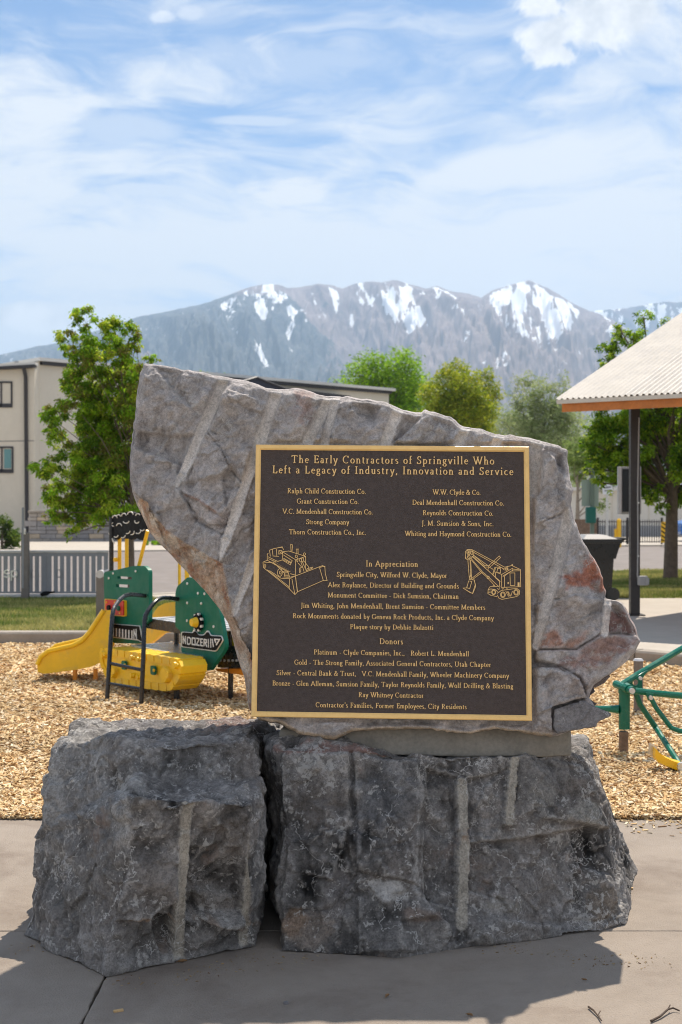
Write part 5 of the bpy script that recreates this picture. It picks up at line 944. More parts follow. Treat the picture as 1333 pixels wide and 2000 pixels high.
# posts and roof poles
def pole(px0, py0, px1, py1, v, r, mt_, nm='post', ground=False):
    a, b_ = LV(px0, py0, v), LV(px1, py1, v)
    if ground: b_ = Vector((a.x, a.y, -.05))
    return dz_.part(nm, MB().tube([a, b_], r, 12), mt_, smooth=True)
pole(218, 1010, 218, 1120, .5, .022, M['blackp'], ground=True); pole(234, 1046, 234, 1114, .55, .018, M['yellowp'], 'pipe'); pole(248, 1046, 248, 1114, .55, .018, M['yellowp'], 'pipe')
pole(289, 1036, 271, 1108, .40, .017, M['yellowp'], 'pipe'); pole(351, 1040, 351, 1200, .7, .014, M['yellowp'], 'pipe'); pole(364, 1040, 366, 1140, .45, .02, M['yellowp'], 'pipe')
dz_.part('knob', disc(LV(229, 1093, .52), .020, -V_, .03, 12), M['yellowp'])
for u, v, r in ((1.30, .50, .022), (1.55, .75, .022), (.30, .55, .022), (1.12, .10, .025), (.25, .10, .025)): dz_.part('leg', MB().tube([L3(u, v, -.05), L3(u, v, zd - .01 if v > .3 else .16)], r, 10), M['blackp'], smooth=True)
# smoke cloud sign
cl = Z4([(170, 160), (195, 118), (240, 125), (262, 100), (300, 112), (330, 88), (375, 92), (400, 110), (440, 95), (480, 115), (520, 105), (560, 140), (575, 200), (545, 250), (505, 280), (480, 320), (450, 360), (430, 345), (400, 330), (370, 358), (340, 340), (310, 348), (280, 330), (250, 330), (215, 360), (200, 320), (175, 300), (178, 240)])
sm = panel('smoke_cloud', M['black'], cl, .50, .03, r=.03)
crl = [arc(x, y, r, r, a0, a1, 6) for x, y, r, a0, a1 in ((215, 150, 22, 180, 360), (250, 140, 20, 180, 350), (300, 130, 22, 170, 350), (360, 118, 26, 180, 360), (430, 130, 20, 180, 340), (255, 225, 24, 180, 360), (320, 170, 30, 20, 150), (420, 180, 20, 20, 200), (330, 270, 26, 0, 110), (290, 310, 24, 0, 120), (370, 280, 26, -20, 100), (430, 270, 26, 0, 130), (470, 250, 20, 20, 150), (190, 290, 20, 100, 250), (225, 310, 20, 0, 140), (205, 210, 18, 90, 240))]
letters([(q_, .008) for q_ in crl] + [([(162, 292), (212, 388)], .014)], .50, .012, .006, sm, 'letter', 'curl_pattern')
# access ladder
def rail_(pts): 
    c_ = [LV(*Z4([(x, y)])[0], v) for x, y, v in pts]; f_ = c_[0].copy(); o = [c_[0] + (c_[0] - c_[1]).normalized() * .03]
    for i in range(len(c_) - 1):
        for t in (0, .33, .66):
            p0, p1_, p2_, p3 = c_[max(i - 1, 0)], c_[i], c_[i + 1], c_[min(i + 2, len(c_) - 1)]
            o.append(.5 * ((2 * p1_) + (p2_ - p0) * t + (2 * p0 - 5 * p1_ + 4 * p2_ - p3) * t * t + (3 * p1_ - p0 - 3 * p2_ + p3) * t ** 3))
    return o + [c_[-1]]
ldr = dz_.part('ladder_rail', MB().tube(rail_([(140, 1850, -.326), (165, 1450, -.29), (190, 1060, -.20), (225, 960, -.12), (290, 885, .0), (365, 862, .12), (495, 875, .29)]), .0185, 10), M['blackp'], smooth=True)
dz_.part('ladder_rail', MB().tube(rail_([(458, 1890, -.21), (478, 1450, -.19), (490, 1110, -.13), (525, 1010, -.08), (600, 920, .02), (680, 893, .15), (800, 905, .29)]), .0185, 10), M['blackp'], smooth=True)
for a, va, b_, vb in (((172, 1503), -.29, (470, 1565), -.19), ((155, 1690), -.31, (455, 1740), -.20)): dz_.part('rung', MB().tube([LV(*Z4([a])[0], va), LV(*Z4([b_])[0], vb)], .014, 8), M['blackp'], smooth=True)
# slide
us = -.50
Us, YS = Vector((.06, -1, 0)).normalized(), 11.50
def LU(px, py, u):
    d = YS - (u + .5); return P(px, py, d)
sl1 = [(203, 1192), (190, 1212), (176, 1234), (160, 1252), (142, 1261), (115, 1267), (95, 1272), (80, 1283), (73, 1298), (74, 1312), (86, 1316), (112, 1313), (150, 1308), (180, 1302), (205, 1290), (216, 1262), (218, 1192)]
mb = MB(); lo = [LU(x, y, us) for x, y in sl1]; mb.prism([lo], (0, 0, 0), Us * -.035); sld = dz_.part('slide', mb, M['yellow'])
mb = MB(); mb.prism([[p_ - Us * .40 for p_ in lo]], (0, 0, 0), Us * -.035); dz_.part('slide_wall', mb, M['yellow'], sld)
lip = [LU(x, y, us + .006) for x, y in ((203, 1192), (190, 1212), (176, 1234), (160, 1252), (142, 1261), (115, 1267), (95, 1272), (80, 1283), (73, 1298))]; dz_.part('slide_lip', MB().tube(lip, .022, 10), M['yellow'], sld, smooth=True); dz_.part('slide_lip', MB().tube([p_ - Us * .43 for p_ in lip], .022, 10), M['yellow'], sld, smooth=True)
fl = [LU(x, y + 14, us - .03) for x, y in ((214, 1192), (192, 1226), (176, 1248), (160, 1264), (142, 1272), (115, 1277), (95, 1282), (80, 1293))]; mb = MB(); k2 = len(fl)
mb.add(fl + [p_ - Us * .38 for p_ in fl] + [p_ - Zv * .03 for p_ in fl] + [p_ - Us * .38 - Zv * .03 for p_ in fl], [(i, i + 1, k2 + i + 1, k2 + i) for i in range(k2 - 1)] + [(2 * k2 + i, 2 * k2 + i + 1, 3 * k2 + i + 1, 3 * k2 + i) for i in range(k2 - 1)]); dz_.part('slide_bed', mb, M['yellow'], sld)
for x, y in ((147, 1335), (187, 1327)): a = LU(x, 1306, us - .03); dz_.part('leg', MB().tube([a, Vector((a.x, a.y, -.05))], .02, 10), M['orange'], smooth=True)
panel('rear_hood', M['yellow'], ((288, 1222), (296, 1205), (308, 1186), (322, 1178), (352, 1174), (352, 1222)), .98, .04); panel('rear_slide', M['yellow'], ((286, 1262), (300, 1252), (318, 1237), (345, 1232), (345, 1222), (286, 1222)), 1.02, .04)
# parts seen just left of the slab: second platform bumper and slide end
dz_.part('bumper', MB().prism([rnd([LV(x, y, .45) for x, y in ((434, 1262), (496, 1262), (500, 1304), (424, 1304))], .03)], (0, 0, 0), V_ * .3), M['blackp']); dz_.part('orange_slide', MB().prism([rnd([LV(x, y, .48) for x, y in ((420, 1306), (500, 1306), (500, 1322), (470, 1318), (424, 1311))], .02)], (0, 0, 0), V_ * .3), M['orange']); panel('rear_panel', M['yellow'], ((432, 1230), (470, 1235), (470, 1262), (436, 1260)), .5, .03)
for i in range(7): x = 432 + i * 8; dz_.part('grip_stud', disc(LV(x, 1290, .45), .010, -V_, .012, 8), M['railtop'])
# ------------------------------------------------------------------ green digger toy at the right
dg = Thing('digger_toy', 'green pipe-framed ride-on digger with an orange seat blade at the bed edge', 'play equipment', P(1218, 1470, 8.25)); 
def PZ(x, y, d): return P(x, y, d)
s4 = 6.5665
def QZ(x, y, d): return P(1130 + x / s4, 1240 + y / s4, d)
dg.base = Vector((PZ(1218, 1475, 8.2).x, 8.2, 0)); dg.o.location = dg.base
f = dg.part('foot_post', MB().tube([QZ(582, 1240, 8.2), QZ(578, 1590, 8.2)], .030, 12), M['wood'], smooth=True); dg.part('sleeve', MB().tube([QZ(592, 735, 8.2), QZ(590, 1205, 8.2)], [.035, .0365], 14), M['greenp'], smooth=True)
def gp_(nm, pts, r, m_='greenp', k=10): return dg.part(nm, MB().tube([QZ(*p_) for p_ in pts], r, k), M[m_], smooth=True)
gp_('upper_arm', [(555, 640, 8.25), (760, 510, 8.35), (1000, 370, 8.45), (1600, 20, 8.7)], .021); gp_('cross_pipe', [(480, 630, 8.28), (620, 690, 8.15), (700, 715, 8.08)], .026); gp_('collar', [(612, 672, 8.16), (652, 700, 8.12)], .032)
gp_('main_beam', [(700, 715, 8.1), (1000, 750, 8.12), (1700, 815, 8.2)], .021); gp_('rear_brace', [(740, 745, 8.2), (790, 890, 8.2), (1000, 1200, 8.22), (1290, 1650, 7.75)], .018); gp_('front_brace', [(925, 800, 8.1), (1000, 940, 8.1), (1190, 1190, 8.1), (1290, 1230, 8.1), (1600, 1290, 8.1)], .016)
gp_('side_stub', [(525, 955, 8.2), (400, 950, 8.22), (250, 945, 8.3), (0, 930, 8.4)], [.030, .021, .018, .018])
gp_('cross_pipe', [(590, 700, 8.2), (590, 745, 8.2)], .04)
for x, y, r in ((685, 715, .018), (925, 803, .013), (792, 553, .011)): dg.part('bolt', disc(QZ(x, y, 8.06), r, Vector((0, -1, 0)), .02, 12), M['steel'])
gs = [QZ(x, y, 8.3) for x, y in ((560, 660), (700, 560), (890, 450), (880, 480), (820, 560), (820, 760), (700, 730))]; hole = [QZ(733 + 36 * math.cos(a), 610 + 40 * math.sin(a), 8.3) for a in np.linspace(0, 6.283, 12)[:-1]]
dg.part('gusset', MB().prism([gs, hole], (0, 0, 0), (0, .012, 0)), M['greenp']); dg.part('bracket', MB().prism([[QZ(x, y, 8.07) for x, y in ((870, 745), (970, 750), (950, 840), (900, 840))]], (0, 0, 0), (0, .03, 0)), M['greenp'])
bl_ = [QZ(x, y, 7.6) for x, y in ((990, 1455), (1050, 1520), (1120, 1575), (1220, 1620), (1350, 1660), (1350, 1760), (1250, 1730), (1120, 1680), (1020, 1630), (985, 1560))]
dg.part('scoop_blade', MB().prism([bl_], (0, 0, 0), (0, .10, 0)), M['yellowp']); dg.part('blade_end', MB().prism([[QZ(x, y, 7.66) for x, y in ((915, 1390), (1010, 1440), (985, 1575), (905, 1530))]], (0, 0, 0), (0, .02, 0)), M['steel'])
dg.part('bolt', disc(QZ(1325, 1690, 7.58), .03, Vector((0, -1, 0)), .03, 12), M['steel'])
rp = Thing('timber_post', 'short grey post standing in wood chips behind the green digger', 'post', Vector((P(1247, 1395, 9.8).x, 9.8, 0))); rp.part('shaft', MB().tube([QZ(770, 320, 9.8), QZ(770, 1030, 9.8)], .036, 12), M['bollard'], smooth=True); rp.part('cap', MB().tube([QZ(770, 330, 9.8), QZ(770, 305, 9.8)], [.042, .030], 12), M['railtop'], smooth=True)
# ------------------------------------------------------------------ railing, post, bollard at the left
ry = 20.2
rl_ = Thing('slatted_railing', 'long grey metal railing of upright slats with the pale letters sp', 'railing', P(100, 1168, ry))
def RX(px, y=ry): return (px - CX) / F * y
def RZ(py, y=ry): return EYE - (py - HY) / F * y
x0, x1 = RX(-120), RX(212)
rl_.part('top_rail', MB().box(((x0 + x1) / 2, ry, RZ(1077)), (x1 - x0, .05, .035), bev=.008), M['railtop']); rl_.part('upper_band', MB().box(((x0 + x1) / 2, ry, RZ(1083)), (x1 - x0, .02, .055)), M['rail']); rl_.part('lower_band', MB().box(((x0 + x1) / 2, ry, RZ(1157)), (x1 - x0, .02, .03)), M['rail'])
rl_.part('bottom_rail', MB().box(((x0 + x1) / 2, ry - .01, RZ(1163)), (x1 - x0, .07, .05), bev=.01), M['railtop']); rl_.part('bottom_channel', MB().box(((x0 + x1) / 2, ry, RZ(1167.5)), (x1 - x0, .05, .028)), M['rail'])
px = -117.0; i = 0
while px < 205:
    mb = MB(); a, b_, zt, zb = RX(px + 2.1), RX(px + 10.0), RZ(1084), RZ(1158); r = .014
    pts = [(a, zb), (b_, zb), (b_, zt - r)] + [(b_ - 0 + r * .0, zt)] + [(a, zt), (a, zt - r)]
    mb.prism([[Vector((x, ry - .012, z)) for x, z in pts]], (0, 0, 0), (0, .02, 0)); rl_.part('slat', mb, M['rail']); px += 12.25; i += 1
    # rounded slot heads
for px_ in (-30, 89, 194): rl_.part('rail_post', MB().box((RX(px_), ry + .02, (RZ(1078) + .1) / 2), (.06, .05, RZ(1078) - .1)), M['rail'])
def sans(lines, ax_, az_, o, w, h_): 
    st = Strip(o, ax_, az_, Vector((0, -1, 0)))
    for q_ in lines: st.line(q_, [w] * len(q_), h_, .1)
    return st.mb
u = 1 / F * ry
def PXl(pts): return [((x - 0) * u, -(y) * u) for x, y in pts]
o = Vector((RX(0), ry - .024, RZ(0)))
sp = [[(19.5, 1116), (15, 1113.5), (10.5, 1115), (10, 1118.5), (19, 1122), (19.5, 1125.5), (15, 1127.5), (9, 1125.5)], [(23.5, 1114), (23.5, 1134)], arc(29, 1120.5, 5.5, 6.5, 0, 360, 12)]
rl_.part('raised_letters', sans([PXl(q_) for q_ in sp], Vector((1, 0, 0)), Vector((0, 0, 1)), o, .020, .012), M['letter'])
dl = [[(66, 1114), (60.5, 1114), (60.5, 1127), (66.5, 1127)], [(60.5, 1120), (65, 1120)], [(113.5, 1113), (113.5, 1127), (118, 1127), (121.5, 1123), (121.5, 1117), (118, 1113), (113.5, 1113)]]
rl_.part('dull_letters', sans([PXl(q_) for q_ in dl], Vector((1, 0, 0)), Vector((0, 0, 1)), o, .014, .01), M['letter2'])
t = Thing('black_glove', 'crumpled black cloth item lying on the lower rail of the railing', 'glove', P(92, 1162, ry - .05))
hb = hullmesh([[P(x, y, ry - .06 + dd) for x, y, dd in ((78, 1160, 0), (84, 1155, .03), (96, 1154, 0), (101, 1158, .05), (94, 1163, 0), (82, 1165, 0), (88, 1156, .09), (84, 1164, .09))], [P(x, y, ry - .06 + dd) for x, y, dd in ((94, 1156, 0), (109, 1154, 0), (108, 1158, .04), (97, 1160, .05), (100, 1155, .06))]]); V, Nn, Fq = remesh(hb, .008, 2); V = V + Nn * (.006 * fbm(V, 18, 3, .5, 2))[:, None] - np.array(t.base); fastmesh('cloth', V, Fq, M['black'], parent=t.o, smooth=True)
t = Thing('lamp_post', 'dark square steel post with a thin light rod in front of the railing', 'post', Vector((RX(50, 19.9), 19.9, .1)))
t.part('shaft', MB().box((RX(50, 19.9), 19.9, (RZ(1040, 19.9) + .1) / 2), (.115, .10, RZ(1040, 19.9) - .1), bev=.01), M['bollard']); t.part('rod', MB().box((RX(46.5, 19.9), 19.86, (RZ(991, 19.9) + .3) / 2), (.032, .03, RZ(991, 19.9) - .3), bev=.006), M['rail']); t.part('bracket', MB().box((RX(51, 19.9), 19.84, RZ(1038, 19.9)), (.03, .05, .10), bev=.008), M['steel'])
t = Thing('steel_bollard', 'low grey steel bollard with rounded bright cap at the railing end', 'bollard', Vector((RX(196.5, 16), 16, .1)))
t.part('shaft', MB().box((RX(197, 16), 16, (RZ(1126, 16) + .1) / 2), (.10, .10, RZ(1126, 16) - .1), bev=.008), M['bollard']); t.part('cap', MB().tube([Vector((RX(197, 16), 15.945, RZ(1121, 16))), Vector((RX(197, 16), 16.06, RZ(1121, 16)))], .05, 16), M['railtop'], smooth=True); t.part('arm', MB().tube([Vector((RX(200, 16), 16, RZ(1119, 16))), Vector((RX(216, 16), 16.1, RZ(1113, 16)))], .018, 8), M['rail'], smooth=True)
# ------------------------------------------------------------------ pavilion
cC = Vector((2.695, 16.0, 2.892)); cr_ = R(35); e_ = Vector((math.cos(cr_), -math.sin(cr_), 0)); r_h = Vector((math.sin(cr_), math.cos(cr_), 0)); mS = .366; rU = (r_h + Zv * mS); nU = Vector((-r_h.x * mS, -r_h.y * mS, 1)).normalized()
pv_ = Thing('picnic_pavilion', 'open pavilion with pale corrugated metal roof on dark posts', 'pavilion', Vector((3.92, 17.1, .118)))
LE, LR = 7.0, 6.4; pit = .076; shs = []
for si in range(8):                               # overlapping roofing sheets, each its own piece
    a0 = si * .88; a1 = a0 + .90; k = 24 * 1; mb = MB(); vs, fs = [], []; ks = int((a1 - a0) / pit * 6)
    for i in range(ks + 1):
        a = a0 + (a1 - a0) * i / ks; h_ = .015 * math.cos(2 * math.pi * a / pit) + (.004 if si % 2 else 0)
        for s_ in (0, LR): p_ = cC + e_ * a + rU * s_ + nU * (h_ + .02); vs += [p_, p_ - nU * .003]
    for i in range(ks): q_ = i * 4; fs += [(q_, q_ + 4, q_ + 6, q_ + 2), (q_ + 1, q_ + 5, q_ + 7, q_ + 3), (q_, q_ + 4, q_ + 5, q_ + 1), (q_ + 2, q_ + 6, q_ + 7, q_ + 3)]
    mb.add(vs, fs); pv_.part('roof_sheet', mb, M['roof'], smooth=True)
def beam(nm, a, b_, w, h_, mt_, up=None, bev=.004):
    a, b_ = Vector(a), Vector(b_); d = (b_ - a).normalized(); s_ = d.cross(Zv).normalized(); u_ = s_.cross(d).normalized(); mb = MB(); mb.prism([[a + s_ * w / 2 + u_ * h_ / 2, a - s_ * w / 2 + u_ * h_ / 2, a - s_ * w / 2 - u_ * h_ / 2, a + s_ * w / 2 - u_ * h_ / 2]], (0, 0, 0), b_ - a); return pv_.part(nm, mb, mt_)
beam('roof_edge', cC + e_ * .0 + r_h * .02 - Zv * .012, cC + e_ * LE + r_h * .02 - Zv * .012, .05, .05, M['roof'])
beam('fascia', cC + e_ * .05 + r_h * .07 - Zv * .085, cC + e_ * LE + r_h * .07 - Zv * .085, .04, .105, M['fascia'])
beam('rake_board', cC + e_ * .06 + rU * .1 - Zv * .075, cC + e_ * .06 + rU * LR - Zv * .075, .04, .10, M['fascia'])
deck_ = MB(); q0 = cC + e_ * .08 + rU * .09 - Zv * .035; deck_.prism([[q0, q0 + e_ * (LE - .1), q0 + e_ * (LE - .1) + rU * (LR - .1), q0 + rU * (LR - .1)]], (0, 0, 0), nU * .02); pv_.part('roof_decking', deck_, M['fascia'])
for i in range(9): a = .5 + i * .8; beam('rafter', cC + e_ * a + rU * .12 - Zv * .10, cC + e_ * a + rU * LR - Zv * .10, .045, .10, M['fascia'])
# far slope so that the roof closes
ap = cC + rU * LR; rD = (r_h - Zv * mS); mb = MB(); mb.prism([[ap, ap + e_ * LE, ap + e_ * LE + rD * LR, ap + rD * LR]], (0, 0, .02), (0, 0, 0)); pv_.part('far_roof_slope', mb, M['roof'])
beam('header', Vector((3.92, 17.1, 3.30)) - e_ * .2, Vector((3.92, 17.1, 3.30)) + e_ * 5, .12, .22, M['fascia'])
for i, (q_, lw) in enumerate(((Vector((3.92, 17.1, 0)), .125), (Vector((3.92, 17.1, 0)) + e_ * 4.6, .125), (Vector((3.92, 17.1, 0)) + r_h * 8.5, .125), (Vector((3.92, 17.1, 0)) + e_ * 4.6 + r_h * 8.5, .125))):
    ps = pv_.part('post', MB().box((q_.x, q_.y, 1.68), (lw, lw, 3.1), None, bev=.008), M['darkpost']); pv_.part('base_plate', MB().box((q_.x, q_.y, .126), (.24, .24, .014)), M['darkpost'], ps)
t = Thing('junction_box', 'small grey electrical box strapped low on the pavilion post', 'electrical box', Vector((RX(1255, 17.0), 17.0, RZ(1135, 17.0))))
bx_ = RX(1254, 17); t.part('housing', MB().box((bx_ + .01, 17.0, RZ(1134, 17)), (.125, .09, .125), bev=.01), M['greyp']); t.part('cover', MB().box((bx_ + .06, 16.95, RZ(1135, 17)), (.05, .03, .09), bev=.008), M['greyp']); t.part('conduit', MB().tube([Vector((RX(1246.5, 17), 17.03, RZ(1128, 17))), Vector((RX(1247.5, 17), 17.03, RZ(1060, 17))), Vector((RX(1247, 17), 17.03, RZ(960, 17))), Vector((RX(1250, 17), 17.04, RZ(815, 17)))], .010, 8), M['greyp'], smooth=True)
for yy in (982, 1086): t.part('strap', MB().box((RX(1248, 17), 17.02, RZ(yy, 17)), (.02, .02, .02)), M['steel'])
nb_ = Thing('notice_board', 'upright framed notice cabinet standing behind the pavilion post', 'notice board', Vector((RX(1230, 21), 21, .115)))
nb_.part('cabinet', MB().box((RX(1231, 21), 21.05, RZ(958, 21)), (.37, .10, .78), bev=.01), M['greyp']); nb_.part('side_edge', MB().box((RX(1210, 21), 20.99, RZ(958, 21)), (.06, .06, .78), bev=.006), M['railtop']); nb_.part('glass_panel', MB().box((RX(1232, 21), 20.985, RZ(958, 21)), (.27, .02, .70)), M['glass']); nb_.part('leg', MB().box((RX(1243, 21), 21.08, .8), (.07, .05, 1.4)), M['darkpost'])
# ------------------------------------------------------------------ wheelie bin
bd = 19.9; wb = Thing('wheeled_bin', 'tall black wheeled litter bin with flared rim and handle behind the slab', 'wheelie bin', Vector((RX(1170, bd), bd, .118)))
def tape(x0_, x1_, y0_, y1_, z0_, X0, X1, Y0, Y1, z1_):
    m_ = MB(); m_.add([Vector(p_) for p_ in ((x0_, y0_, z0_), (x1_, y0_, z0_), (x1_, y1_, z0_), (x0_, y1_, z0_), (X0, Y0, z1_), (X1, Y0, z1_), (X1, Y1, z1_), (X0, Y1, z1_))], [(0, 1, 2, 3), (4, 5, 6, 7), (0, 1, 5, 4), (1, 2, 6, 5), (2, 3, 7, 6), (3, 0, 4, 7)]); return m_
wb.part('body', tape(RX(1148, bd), RX(1188, bd), bd - .22, bd + .22, .14, RX(1138, bd), RX(1192, bd), bd - .28, bd + .28, RZ(1088, bd)), M['binblack']); wb.part('upper_body', tape(RX(1136, bd), RX(1195, bd), bd - .30, bd + .30, RZ(1090, bd), RX(1130, bd), RX(1204, bd), bd - .32, bd + .32, RZ(1060, bd)), M['binblack'])
rm = wb.part('rim', MB().box((RX(1168, bd), bd, RZ(1056, bd)), (.62, .68, .07), bev=.015), M['binblack']); wb.part('lid', tape(RX(1132, bd), RX(1200, bd), bd - .32, bd + .32, RZ(1052, bd), RX(1140, bd), RX(1176, bd), bd - .24, bd + .24, RZ(1044, bd)), M['greyp'])
wb.part('handle', tape(RX(1195, bd), RX(1202, bd), bd - .26, bd + .26, RZ(1062, bd), RX(1196, bd), RX(1219, bd), bd - .28, bd + .28, RZ(1050, bd)), M['binblack'])
for k__ in (-.24, .2): wb.part('wheel', MB().tube([Vector((RX(1192, bd), bd + k__, .22)), Vector((RX(1192, bd), bd + k__ + .05, .22))], .10, 18), M['binblack'], smooth=True)
for yy in (-.2, 0, .2): wb.part('rib', MB().box((RX(1196, bd) + .01, bd + yy, RZ(1074, bd)), (.03, .03, .20)), M['binblack'])
# ------------------------------------------------------------------ sign station, bollards, iron fence, far buildings
t = Thing('pet_waste_station', 'green pole carrying a sign board and a dark green dispenser', 'waste station', Vector((RX(1157, 30), 30, .11)))
t.part('pole', MB().box((RX(1157, 30), 30, 1.35), (.09, .06, 2.55)), M['pole']); t.part('sign_board', MB().box((RX(1154, 30), 30.06, RZ(963, 30)), (.40, .012, .62)), M['signback']); t.part('dispenser', MB().box((RX(1153, 30), 29.93, RZ(1006, 30)), (.24, .14, .38), bev=.03), M['signgreen']); t.part('lamp_head', MB().box((RX(1149, 30), 29.98, RZ(922, 30)), (.16, .12, .16), bev=.02), M['bollard'])
t = Thing('street_sign', 'small white street sign tilted on a thin grey pole', 'street sign', Vector((RX(1186, 44), 44, .1)))
t.part('pole', MB().box((RX(1186, 44), 44, 1.2), (.07, .05, 2.2)), M['steel']); t.part('sign_plate', MB().box((RX(1186, 44), 43.95, RZ(955, 44)), (.34, .02, .34), Matrix.Rotation(R(-8), 4, 'Y'), bev=.0), M['signwhite']); t.part('sign_text', MB().box((RX(1186, 44), 43.93, RZ(952, 44)), (.24, .01, .05), Matrix.Rotation(R(-8), 4, 'Y')), M['letter2']); t.part('sign_text', MB().box((RX(1186, 44), 43.93, RZ(958, 44)), (.2, .01, .04), Matrix.Rotation(R(-8), 4, 'Y')), M['letter2'])
t = Thing('traffic_delineator', 'solid yellow traffic delineator post in front of the iron fence', 'delineator', Vector((RX(1209, 46), 46, .06)))
t.part('shaft', MB().tube([Vector((RX(1209.5, 46), 46, .06)), Vector((RX(1209.5, 46), 46, RZ(1016, 46)))], [.085, .075], 12), M['yellowp'], smooth=True); t.part('cap', MB().tube([Vector((RX(1209.5, 46), 46, RZ(1016, 46))), Vector((RX(1209.5, 46), 46, RZ(1012.5, 46)))], [.075, .03], 12), M['yellowp'], smooth=True); t.part('striped_base', MB().box((RX(1202.5, 46), 46, RZ(1041, 46)), (.08, .06, .3)), M['yellowp'])
t = Thing('hazard_marker', 'yellow and black diagonally striped hazard marker at the fence end', 'hazard marker', Vector((RX(1299, 46), 46, .06)))
hx, hw, z0h, z1h = RX(1299.5, 46), .145, RZ(1060, 46), RZ(1019, 46); t.part('panel', MB().box((hx, 46, (z0h + z1h) / 2), (hw * 2, .03, z1h - z0h)), M['yellowp']); t.part('leg', MB().box((hx, 46.04, z1h / 2), (.06, .04, z1h)), M['steel'])
for i in range(5):
    zc_ = z1h - .06 - i * .16; pts = [Vector((hx - hw, 45.975, zc_ + .03)), Vector((hx + hw, 45.975, zc_ - .17)), Vector((hx + hw, 45.975, zc_ - .115)), Vector((hx - hw, 45.975, zc_ + .085))]
    pts = [Vector((p_.x, p_.y, max(z0h, min(z1h, p_.z)))) for p_ in pts]; t.part('stripe', MB().prism([pts], (0, 0, 0), (0, .006, 0)), M['black'])
fy = 47.2; fn = Thing('iron_fence', 'black iron picket fence between the road and the white building', 'fence', Vector((RX(1228, fy), fy, .06)))
for yy in (1019, 1058): fn.part('rail', MB().box(((RX(1168, fy) + RX(1296, fy)) / 2, fy, RZ(yy, fy)), (RX(1296, fy) - RX(1168, fy), .03, .03)), M['darkpost'])
px = 1168.0
while px < 1296: fn.part('picket', MB().box((RX(px, fy), fy, RZ(1038, fy)), (.022, .022, .86)), M['darkpost']); px += 4.6
for px in (1168, 1226, 1293): fn.part('fence_post', MB().box((RX(px, fy), fy, RZ(1037, fy)), (.07, .07, .98)), M['darkpost'])
fn = Thing('board_fence', 'low dark brown board fence left of the iron fence', 'fence', Vector((RX(1140, fy), fy, .06))); px = 1100.0
while px < 1166: fn.part('board', MB().box((RX(px, fy), fy + random.uniform(-.01, .01), RZ(1038, fy)), (.115, .03, .90)), M['wood']); px += 6.4
t = Thing('parked_car', 'blue car parked behind the right-hand tree trunk at the picture edge', 'car', Vector((RX(1352, 52), 52, .1)))
cb = [Vector((RX(1322, 52) + a, 51.4, .1 + z)) for a, z in ((0, .35), (.05, .75), (.8, .92), (1.3, 1.38), (2.7, 1.42), (3.5, .98), (4.2, .9), (4.3, .4), (4.2, .25), (.1, .25))]
t.part('body', MB().prism([rnd(cb, .1)], (0, 0, 0), (0, 1.7, 0)), M['blue']); t.part('window', MB().prism([[Vector((RX(1322, 52) + a, 51.38, .1 + z)) for a, z in ((1.0, .95), (1.4, 1.3), (2.6, 1.33), (3.2, .98))]], (0, 0, 0), (0, .02, 0)), M['glass'])
for a in (.8, 3.5): w_ = t.part('wheel', MB().tube([Vector((RX(1322, 52) + a, 51.35, .42)), Vector((RX(1322, 52) + a, 51.6, .42))], .32, 18), M['black'], smooth=True); t.part('rim', MB().tube([Vector((RX(1322, 52) + a, 51.33, .42)), Vector((RX(1322, 52) + a, 51.5, .42))], .19, 14), M['steel'], w_, smooth=True)
wb_ = Thing('white_building', 'low white building behind the iron fence and the right-hand tree', 'building', Vector((RX(1240, 62), 64, .1)))
wb_.part('wall', MB().box(((RX(1090, 60) + 26) / 2, 64, 1.15), (26 - RX(1090, 60), 8, 2.2)), M['bldg']); wb_.part('roof', MB().box(((RX(1085, 60) + 26.5) / 2, 64, 2.32), (27 - RX(1085, 60), 8.6, .16)), M['trim'])
for px in (1196, 1268): wb_.part('wall_seam', MB().box((RX(px, 60), 59.99, 1.15), (.05, .03, 2.1)), M['stucco2'])
wb_.part('foundation', MB().box(((RX(1090, 60) + 26) / 2, 59.95, .35), (26 - RX(1090, 60), .1, .5)), M['greyp'])
# ---- left building
lb = Thing('two_storey_building', 'long cream two storey building with dark framed windows and downspout', 'building', Vector((-14, 57, .1)))
yA = 56.0; zA = EYE + (HY - 716) / F * yA; a, b_ = RX(-160, yA), RX(68, yA)
lb.part('wing_wall', MB().prism([[Vector((a, yA, 0)), Vector((b_, yA, 0)), Vector((b_, yA, zA + .05)), Vector((a, yA, zA - .25))]], (0, 0, 0), (-1, 9, 0)), M['stucco'])
rf = lb.part('wing_roof', MB().prism([[Vector((a, yA - .35, zA - .25)), Vector((b_ + .12, yA - .35, zA + .05)), Vector((b_ + .12, yA - .35, zA + .17)), Vector((a, yA - .35, zA - .13))]], (0, 0, 0), (-1, 9, 0)), M['trim']); lb.part('gutter', MB().prism([[Vector((a, yA - .38, zA - .36)), Vector((b_ + .1, yA - .38, zA - .06)), Vector((b_ + .1, yA - .38, zA + .06)), Vector((a, yA - .38, zA - .24))]], (0, 0, 0), (0, .36, 0)), M['darktrim'], rf)
lb.part('roof_unit', MB().box((RX(45, 58), 58.5, zA + .30), (.75, 1.0, .35)), M['greyp'], rf)
lb.part('downspout', MB().tube([Vector((RX(50, yA), yA - .3, zA - .06)), Vector((RX(51.5, yA), yA - .08, zA - .45)), Vector((RX(54, yA), yA - .08, .2))], .085, 8), M['darktrim'], smooth=True)
lb.part('control_joint', MB().prism([[Vector((a, yA - .012, RZ(864, yA))), Vector((b_, yA - .012, RZ(860, yA))), Vector((b_, yA - .012, RZ(861.5, yA))), Vector((a, yA - .012, RZ(865.5, yA)))]], (0, 0, 0), (0, .02, 0)), M['bollard'])
